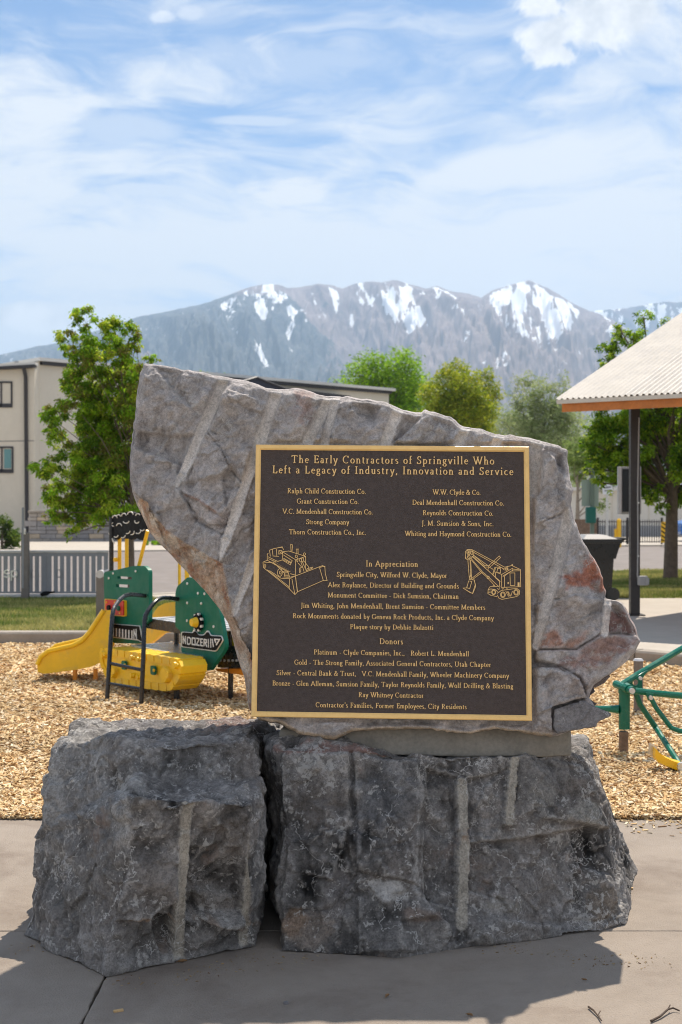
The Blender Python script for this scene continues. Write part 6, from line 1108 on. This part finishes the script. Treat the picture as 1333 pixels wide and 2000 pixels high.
for (wx0, wx1, wy0, wy1, cur) in ((-42, 25, 745, 796, 0), (-42, 27, 872, 924, 1)):
    X0, X1, Z0, Z1 = RX(wx0, yA), RX(wx1, yA), RZ(wy1, yA), RZ(wy0, yA); fr_ = .07
    w_ = lb.part('window', MB().prism([[Vector((x, yA - .05, z)) for x, z in ((X0, Z0), (X1, Z0), (X1, Z1), (X0, Z1))], [Vector((x, yA - .05, z)) for x, z in ((X0 + fr_, Z0 + fr_ + .1), (X1 - fr_, Z0 + fr_ + .1), (X1 - fr_, Z1 - fr_), (X0 + fr_, Z1 - fr_))]], (0, 0, 0), (0, .08, 0)), M['darktrim'])
    lb.part('pane', MB().box(((X0 + X1) / 2, yA + .015, (Z0 + Z1) / 2), (X1 - X0 - .1, .02, Z1 - Z0 - .1)), M['glass'], w_); nm_ = 3
    for q_ in range(1, 3): xm = X1 - (X1 - X0) * q_ / 3 * .98; lb.part('mullion', MB().box((xm, yA - .02, (Z0 + Z1) / 2), (.06, .06, Z1 - Z0 - .1)), M['darktrim'], w_)
    if cur:
        for q_ in range(3): xa = X1 - (X1 - X0) * (q_ + .5) / 3; lb.part('blind', MB().box((xa, yA - .004, (Z0 + Z1) / 2 + .05), ((X1 - X0) / 3 - .2, .012, Z1 - Z0 - .32)), M['curtain'], w_)
B0, B1 = Vector((RX(78, 57), 57, 0)), Vector((RX(760, 72), 72, 0)); zB = EYE + (HY - 704) / F * 57; dB = (B1 - B0).normalized(); nB = Vector((-dB.y, dB.x, 0))
lb.part('long_wall', MB().prism([[B0, B1, B1 + Zv * zB, B0 + Zv * zB]], (0, 0, 0), nB * 8), M['stucco2']); cpn = lb.part('coping', MB().prism([[B0 - dB * .2 + Zv * (zB - .05), B1 + dB * .2 + Zv * (zB - .05), B1 + dB * .2 + Zv * (zB + .10), B0 - dB * .2 + Zv * (zB + .10)]], nB * -.35, nB * 8.3), M['trim'])
lb.part('soffit', MB().prism([[B0 + Zv * (zB - .20), B1 + Zv * (zB - .20), B1 + Zv * (zB - .06), B0 + Zv * (zB - .06)]], nB * -.25, nB * -.01), M['darktrim'], cpn)
lb.part('return_wall', MB().prism([[Vector((b_, yA, 0)), B0, B0 + Zv * zB, Vector((b_, yA, zB - .3))]], (0, 0, 0), (.02, .25, 0)), M['stucco'])
def onwall(px, off=-.3):
    rx_ = (px - CX) / F; o = B0 + nB * off; s_ = (rx_ * o.y - o.x) / (dB.x - rx_ * dB.y); return o + dB * s_
def WP(px, py, off): p_ = onwall(px, off); return Vector((p_.x, p_.y, EYE - (py - HY) / F * p_.y))
gb = lb.part('gable', MB().prism([[WP(x, y, -2.2) for x, y in ((455, 752), (502, 738), (560, 762), (560, 800), (455, 800))]], (0, 0, 0), nB * 1.9), M['navy']); lb.part('gable_edge', MB().tube([WP(455, 751, -2.25), WP(502, 737, -2.25), WP(562, 761, -2.25)], .05, 6), M['darktrim'], gb)
lb.part('awning', MB().prism([[WP(x, y, -1.0) for x, y in ((548, 756), (685, 773), (685, 778), (560, 778), (548, 766))]], (0, 0, 0), nB * .95), M['darktrim'])
# stone wall, every stone its own piece
sw = Thing('stone_wall', 'low wall of grey and tan stone blocks along the cream building', 'stone wall', Vector((RX(140, 52), 52, .1)))
sm_ = [mat('wall_stone', c_, .9, var=.15, vscale=4, bump=.4, bscale=20) for c_ in ((.30, .28, .27), (.36, .32, .28), (.46, .37, .27), (.24, .23, .23))]
yW = 52.0; xa, xb = RX(58, yW), RX(330, yW); zt = RZ(1001, yW); sw.part('core', MB().box(((xa + xb) / 2, yW + .4, (zt + .02) / 2), (xb - xa, .6, zt - .04)), M['bollard']); sw.part('coping', MB().box(((xa + xb) / 2, yW + .35, zt + .03), (xb - xa + .1, .85, .09), bev=.02), M['kerb'])
rr = random.Random(4); z = .06; row = 0
while z < zt - .05:
    h_ = rr.choice((.15, .19, .23)); h_ = min(h_, zt - z - .02); x = xa - rr.uniform(0, .3)
    while x < xb:
        w_ = rr.uniform(.3, .75); m_ = sm_[rr.choices(range(4), (5, 4, 1.6, 3))[0]]; sw.part('stone', MB().box((x + w_ / 2, yW + .05 + rr.uniform(-.02, .02), z + h_ / 2), (w_ - .015, .16, h_ - .015), bev=.012), m_); x += w_
    z += h_
# ------------------------------------------------------------------ trees
def tree(name, label, cat, base, trunk_r, blobs, leafn, leafl, cols, d, bark=M['bark'], seed=1, fill=.75, droop=.5, lean=(0, 0), sparse=1.0, group=None, topz=None, depthf=.9):
    r_ = np.random.default_rng(seed); rr = random.Random(seed); base = Vector(base); T = Thing(name, label, cat, base, group)
    mb = MB(); bc = []
    if d > 60: blobs = [(x, y, r * 1.2) for x, y, r in blobs]
    for (x, y, r) in blobs: p_ = P(x, y, d); bc.append((Vector((p_.x, p_.y + rr.uniform(-1, 1) * depthf * r / F * d * 1.3, p_.z)), r / F * d))
    top = max(b_[0].z for b_ in bc); mid = sum((b_[0] for b_ in bc), Vector()) / len(bc); tz = topz or (base.z + (top - base.z) * .72)
    tp = [base + Vector((0, 0, -.1)), base + Vector((0, 0, .08)), base.lerp(Vector((base.x + lean[0], base.y, tz)), .35) + Vector((rr.uniform(-.04, .04), 0, 0)), base.lerp(Vector((base.x + lean[0], base.y, tz)), .7) + Vector((rr.uniform(-.06, .06), 0, 0)), Vector((base.x + lean[0], base.y + .02, tz))]
    mb.tube(tp, [trunk_r * 1.5, trunk_r * 1.08, trunk_r * .8, trunk_r * .5, trunk_r * .22], 10); T.part('trunk', mb, bark, smooth=True)
    lm = MB(); tips = []
    for c_, r in bc:
        s_ = max(.5, min(.92, (c_.z - base.z) / (tz - base.z) * .72 - .08)); q_ = s_ * 4; i = min(3, int(q_)); a = tp[i].lerp(tp[min(4, i + 1)], q_ - i); L_ = (c_ - a).length
        midp = a.lerp(c_, .5) + Vector((rr.uniform(-.1, .1) * L_, rr.uniform(-.1, .1) * L_, .08 * L_)); r0 = trunk_r * (.42 - .25 * s_); lm.tube([a, midp, c_], [r0, r0 * .6, r0 * .25], 6)
        for _ in range(max(3, int(r * 7))):
            dv = Vector((rr.gauss(0, 1), rr.gauss(0, 1) * depthf, rr.gauss(0, 1))); dv.normalize(); t_ = c_ + dv * r * rr.uniform(.55, .95); lm.tube([c_.lerp(midp, rr.uniform(0, .35)), c_.lerp(t_, .5) + Vector((0, 0, .05 * r)), t_], [r0 * .25, r0 * .16, r0 * .06], 4); tips.append((t_, r))
    T.part('limbs', lm, bark, smooth=True)
    # leaf clusters around twig tips and through each blob
    cen, wts, rad = [], [], []
    for c_, r in bc:
        nC = max(6, int(26 * sparse * (r / .35) ** 1.4))
        for _ in range(nC):
            dv = Vector((rr.gauss(0, 1), rr.gauss(0, 1) * depthf, rr.gauss(0, 1))); dv.normalize(); cen.append(c_ + dv * r * (rr.random() ** .45) * 1.0); rad.append(r * rr.uniform(.13, .26)); wts.append(rad[-1] ** 2)
    cen = np.array([tuple(c_) for c_ in cen]); rad = np.array(rad); wts = np.array(wts); wts /= wts.sum()
    idx = r_.choice(len(cen), leafn, p=wts); Pp = cen[idx] + r_.normal(0, 1, (leafn, 3)) * rad[idx][:, None] * np.array([.62, .62, .55])
    ax = r_.normal(0, 1, (leafn, 3)); ax[:, 2] = ax[:, 2] * .5 - droop; ax /= np.linalg.norm(ax, axis=1)[:, None]
    nr_ = r_.normal(0, .7, (leafn, 3)) + np.array([0, 0, 1.0]); sd = np.cross(ax, nr_); sd /= np.linalg.norm(sd, axis=1)[:, None] + 1e-9; up = np.cross(sd, ax)
    l_ = leafl * r_.uniform(.6, 1.3, leafn)[:, None]; w_ = l_ * r_.uniform(.30, .5, (leafn, 1))
    V = np.stack([Pp, Pp + ax * l_ * .45 + sd * w_ * .5 + up * l_ * .08, Pp + ax * l_, Pp + ax * l_ * .45 - sd * w_ * .5 + up * l_ * .08], 1)
    Fa = (np.array([[0, 1, 2, 3]])[None] + 4 * np.arange(leafn)[:, None, None]).reshape(-1, 4)
    cidx = r_.integers(0, len(cols), len(cen))[idx]; jit = r_.integers(0, len(cols), leafn); cidx = np.where(r_.random(leafn) < .35, jit, cidx)
    cl_ = np.array(cols)[cidx] * r_.uniform(.75, 1.25, (leafn, 1)); V = V.reshape(-1, 3) - np.array(base)
    fastmesh('crown', V, Fa, M['leaf'], np.repeat(cl_, 4, 0), parent=T.o); return T
G1 = [(0.166, 0.314, 0.013), (0.256, 0.449, 0.018), (0.36, 0.569, 0.029), (0.12, 0.239, 0.013), (0.511, 0.599, 0.048), (0.26, 0.24, 0.05)]
tree('street_tree', 'young leafy green tree in front of the cream two storey building', 'tree', (RX(257, 20.6), 20.6, .12), .055,
     [(167, 622, 26), (170, 650, 20), (135, 668, 26), (128, 690, 20), (215, 655, 34), (262, 645, 20), (270, 672, 22), (292, 695, 18), (235, 690, 34), (180, 700, 42), (235, 740, 44), (150, 735, 34), (130, 745, 24), (278, 735, 30), (200, 770, 50), (150, 790, 34), (105, 800, 28), (92, 812, 22), (255, 800, 48), (180, 830, 52), (115, 860, 26), (110, 840, 22), (235, 870, 52), (160, 890, 42), (80, 920, 22), (105, 915, 32), (150, 935, 44), (215, 930, 52), (270, 900, 40), (95, 955, 26), (120, 980, 38), (175, 985, 44), (230, 990, 42), (140, 1020, 20), (136, 1045, 12), (270, 960, 40), (195, 1025, 14), (100, 1000, 22), (290, 860, 34), (262, 1012, 26), (300, 780, 26)],
     84000, .066, G1, 20.6, seed=3, droop=.9, sparse=1.05, depthf=1.1)
G2 = [(0.126, 0.250, 0.013), (0.226, 0.400, 0.020), (0.326, 0.499, 0.026), (0.087, 0.175, 0.013), (0.451, 0.550, 0.040)]
tree('street_tree', 'broad green tree with a thick trunk standing in the lawn under the pavilion roof', 'tree', (RX(1310, 25.3), 25.3, .11), .135,
     [(1255, 622, 18), (1218, 650, 20), (1205, 640, 14), (1240, 660, 26), (1275, 660, 16), (1295, 632, 14), (1200, 685, 26), (1245, 700, 36), (1300, 690, 36), (1185, 700, 14), (1190, 720, 20), (1180, 740, 12), (1350, 680, 40), (1230, 760, 40), (1310, 760, 50), (1170, 850, 34), (1150, 870, 22), (1200, 830, 44), (1260, 820, 44), (1310, 840, 50), (1180, 890, 36), (1160, 915, 24), (1225, 890, 44), (1280, 900, 46), (1330, 910, 44), (1200, 935, 26), (1170, 945, 16), (1250, 950, 30), (1270, 965, 26), (1360, 860, 60), (1380, 780, 60), (1340, 960, 34), (1400, 920, 50), (1150, 895, 12), (1145, 840, 14), (1285, 990, 18)],
     95000, .078, G2, 25.3, seed=8, droop=.5, sparse=1.0, depthf=1.2, topz=4.9)
G3 = [(0.202, 0.375, 0.02), (0.282, 0.5, 0.026), (0.402, 0.593, 0.04), (0.16, 0.28, 0.02)]
tree('broad_tree', 'rounded mid green tree beyond the roofline behind the slab', 'tree', (RX(765, 84), 84, .1), .3,
     [(720, 712, 26), (745, 702, 16), (775, 700, 22), (800, 705, 20), (700, 735, 26), (740, 735, 34), (785, 740, 40), (815, 745, 22), (720, 770, 40), (770, 780, 50), (815, 785, 32), (745, 820, 50), (800, 830, 46), (690, 770, 26), (655, 745, 10), (672, 745, 10), (780, 870, 50), (730, 870, 40)],
     36000, .24, G3, 84, seed=12, droop=.1, sparse=1.6, depthf=1.0)
G4 = [(.34, .40, .02), (.42, .46, .03), (.26, .34, .02), (.48, .48, .04), (.18, .27, .02)]
tree('yellow_green_tree', 'yellow green spring tree right of the rounded green tree', 'tree', (RX(900, 74), 74, .1), .2,
     [(890, 712, 14), (870, 735, 20), (905, 725, 18), (920, 740, 16), (850, 750, 18), (885, 755, 28), (950, 730, 16), (965, 745, 14), (975, 765, 14), (945, 765, 24), (910, 780, 34), (860, 790, 30), (840, 770, 20), (935, 800, 30), (880, 820, 40), (850, 830, 34), (960, 800, 16), (930, 850, 40), (970, 775, 12), (890, 870, 40)],
     36000, .20, G4, 74, seed=15, droop=.1, sparse=1.25, depthf=1.0)
G5 = [(.30, .38, .15), (.36, .42, .18), (.24, .31, .11), (.40, .44, .24)]
tree('pale_tree', 'thin pale olive tree with bare twigs left of the pavilion corner', 'tree', (RX(1060, 66), 66, .1), .16,
     [(1012, 750, 16), (1035, 742, 18), (1060, 755, 20), (1000, 770, 12), (1100, 738, 12), (1110, 750, 12), (1085, 765, 18), (1040, 780, 30), (1085, 800, 30), (1015, 800, 24), (1060, 825, 34), (1110, 820, 26), (1025, 840, 26), (1095, 850, 30), (1125, 870, 20), (990, 830, 20), (1140, 900, 18), (1130, 930, 20), (1050, 870, 36), (1120, 965, 22), (1145, 955, 14)],
     19000, .15, G5, 66, seed=19, droop=.2, sparse=.9, depthf=1.0, bark=mat('pale_bark', (.26, .21, .16), .9, var=.3, vscale=4))
tree('pale_tree', 'faint grey-green tree crowns low behind the slab, between the yellow green and olive trees', 'tree', (RX(985, 110), 110, .1), .2,
     [(960, 810, 26), (985, 825, 30), (1010, 815, 24), (1040, 830, 30), (1000, 850, 36), (940, 840, 30), (975, 880, 36), (1120, 840, 34), (1110, 880, 36), (1080, 870, 40), (1040, 870, 36), (1130, 920, 34), (1150, 880, 24)], 20000, .24, [(.32, .38, .18), (.36, .42, .2), (.28, .35, .14)], 110, seed=22, droop=.2, sparse=.9)
tree('leafy_bush', 'bright green bush below the lower window at the left edge', 'bush', (RX(5, 43), 43, .1), .05,
     [(-20, 1030, 26), (5, 1026, 18), (18, 1035, 16), (30, 1050, 14), (10, 1052, 22), (38, 1060, 10), (-15, 1060, 24), (24, 1066, 12)], 12000, .085, [(.08, .16, .015), (.14, .22, .03), (.2, .26, .04), (.05, .1, .015)], 43, seed=25, droop=-.4, sparse=1.5)
tree('leafy_bush', 'small green shrub by the foot of the stone wall, right of the dozer', 'bush', (RX(310, 47), 47, .1), .03, [(300, 1062, 10), (318, 1063, 10), (335, 1064, 10), (285, 1063, 8)], 3000, .08, G3, 47, seed=27, droop=-.3)
tree('pale_tree', 'loose light green tree between the bin and the white building', 'tree', (RX(1128, 54), 54, .1), .12, [(1135, 880, 30), (1165, 888, 34), (1195, 905, 30), (1182, 950, 18), (1178, 985, 16), (1135, 925, 20), (1205, 925, 20), (1120, 900, 24)], 14000, .12, [(.24, .33, .08), (.30, .38, .12), (.18, .27, .06)], 54, seed=33, droop=.3, sparse=1.1, bark=mat('grey_bark', (.26, .21, .16), .9, var=.3, vscale=4))
# distant street trees seen just over the long roof
tree('broad_tree', 'tips of a far green tree just above the long white roof', 'tree', (RX(400, 95), 95, .1), .15, [(398, 734, 9), (412, 738, 9), (430, 742, 9), (440, 738, 7), (405, 760, 20), (432, 762, 16)], 3500, .2, G3, 95, seed=29, droop=.1)
# ------------------------------------------------------------------ small litter
def litter(name, label, cat, px, py, pts, th_, m_, rot=0):
    g_ = G(px, py); t = Thing(name, label, cat, g_); mb = MB(); ca, sa = math.cos(rot), math.sin(rot)
    return t, g_
lm_ = mat('dry_leaf', (.24, .13, .05), .7, var=.3, vscale=60); lt_ = mat('tan_chip', (.55, .36, .17), .75, var=.2, vscale=60); pb_ = mat('pebble', (.16, .15, .15), .8, var=.3, vscale=60); tw_ = mat('twig_bark', (.07, .045, .03), .85, var=.3, vscale=50)
def leaf(label, px, py, L_, w_, rot, m_, cat='leaf', nm='fallen_leaf'):
    g_ = G(px, py) + Zv * .002; t = Thing(nm, label, cat, g_); k2 = 10; vs, fs = [], []; ca, sa = math.cos(rot), math.sin(rot)
    for i in range(k2 + 1):
        s_ = i / k2; ww = w_ * math.sin(math.pi * min(.98, s_ * .96 + .02)) ** .7 / 2; x = (s_ - .5) * L_
        for y, z in ((-ww, .35 * ww + .004), (0, .001), (ww, .55 * ww + .004)): z += .10 * L_ * (s_ - .5) ** 2 * 2; vs.append(g_ + Vector((x * ca - y * sa, x * sa + y * ca, z)))
    for i in range(k2): fs += [(i * 3, i * 3 + 1, i * 3 + 4, i * 3 + 3), (i * 3 + 1, i * 3 + 2, i * 3 + 5, i * 3 + 4)]
    t.part('blade', MB().add(vs, fs), m_, smooth=True); t.part('stalk', MB().tube([g_ + Vector((-L_ / 2 * ca, -L_ / 2 * sa, .006)), g_ + Vector((-L_ * .75 * ca, -L_ * .75 * sa, .002))], .0008, 5), m_)
leaf('curled brown dry leaf on the shaded pavement below the wide boulder', 757, 1948, .026, .012, 1.1, lm_)
leaf('small dry leaf lying at the foot of the drill groove in the stepped boulder', 357, 1880, .030, .014, .3, lm_)
leaf('tiny dry leaf on the pavement near the right shadow edge', 1142, 1916, .016, .007, -.4, lm_)
leaf('dark dry leaf at the bottom of the pavement left of the twigs', 918, 1985, .02, .011, -.5, lm_)
def chunk(label, px, py, L_, w_, h_, rot, m_, nm='wood_chip', cat='wood chip'):
    g_ = G(px, py); t = Thing(nm, label, cat, g_); ca, sa = math.cos(rot), math.sin(rot); rr = random.Random(px); ps = []
    for sx_ in (-1, -.4, .4, 1):
        for sy_ in (-1, 1):
            for z in (.0005, h_): x, y = sx_ * L_ / 2 * rr.uniform(.85, 1), sy_ * w_ / 2 * rr.uniform(.5, 1); ps.append(g_ + Vector((x * ca - y * sa, x * sa + y * ca, z * rr.uniform(.7, 1))))
    t.part('piece', hullmesh([ps]), m_)
chunk('tan wood chip alone on the pavement in front of the stepped boulder', 232, 1976, .034, .014, .008, .35, lt_)
chunk('small grey pebble on the shaded pavement left of the brown leaf', 559, 1961, .016, .011, .009, .2, pb_, 'pebble', 'pebble')
chunk('reddish wood chip on the sunlit pavement right of the wide boulder', 1231, 1737, .028, .012, .008, -.1, lt_)
chunk('thin dark wood sliver on pavement just below the mulch edge', 1294, 1615, .05, .010, .006, .3, lm_)
def twig(label, pts, r):
    ps = [G(x, y) + Zv * (.006 + z) for x, y, z in pts]; t = Thing('twig', label, 'twig', ps[0] - Zv * .006); a = t.part('stick', MB().tube(ps, [r * (1 - .5 * i / len(ps)) for i in range(len(ps))], 7), tw_, smooth=True); m_ = ps[len(ps) // 2]; t.part('side_shoot', MB().tube([m_, m_ + Vector((.012, .02, .006))], r * .5, 5), tw_)
twig('pale short broken twig, left one of the two at the lower right', [(1150, 1970, 0), (1160, 1979, .003), (1168, 1987, 0), (1175, 1998, .002)], .0035)
twig('dark forked twig, right one of the two at the lower right', [(1272, 1998, 0), (1290, 1990, .002), (1305, 1980, .008), (1315, 1976, .006), (1328, 1978, 0)], .004)
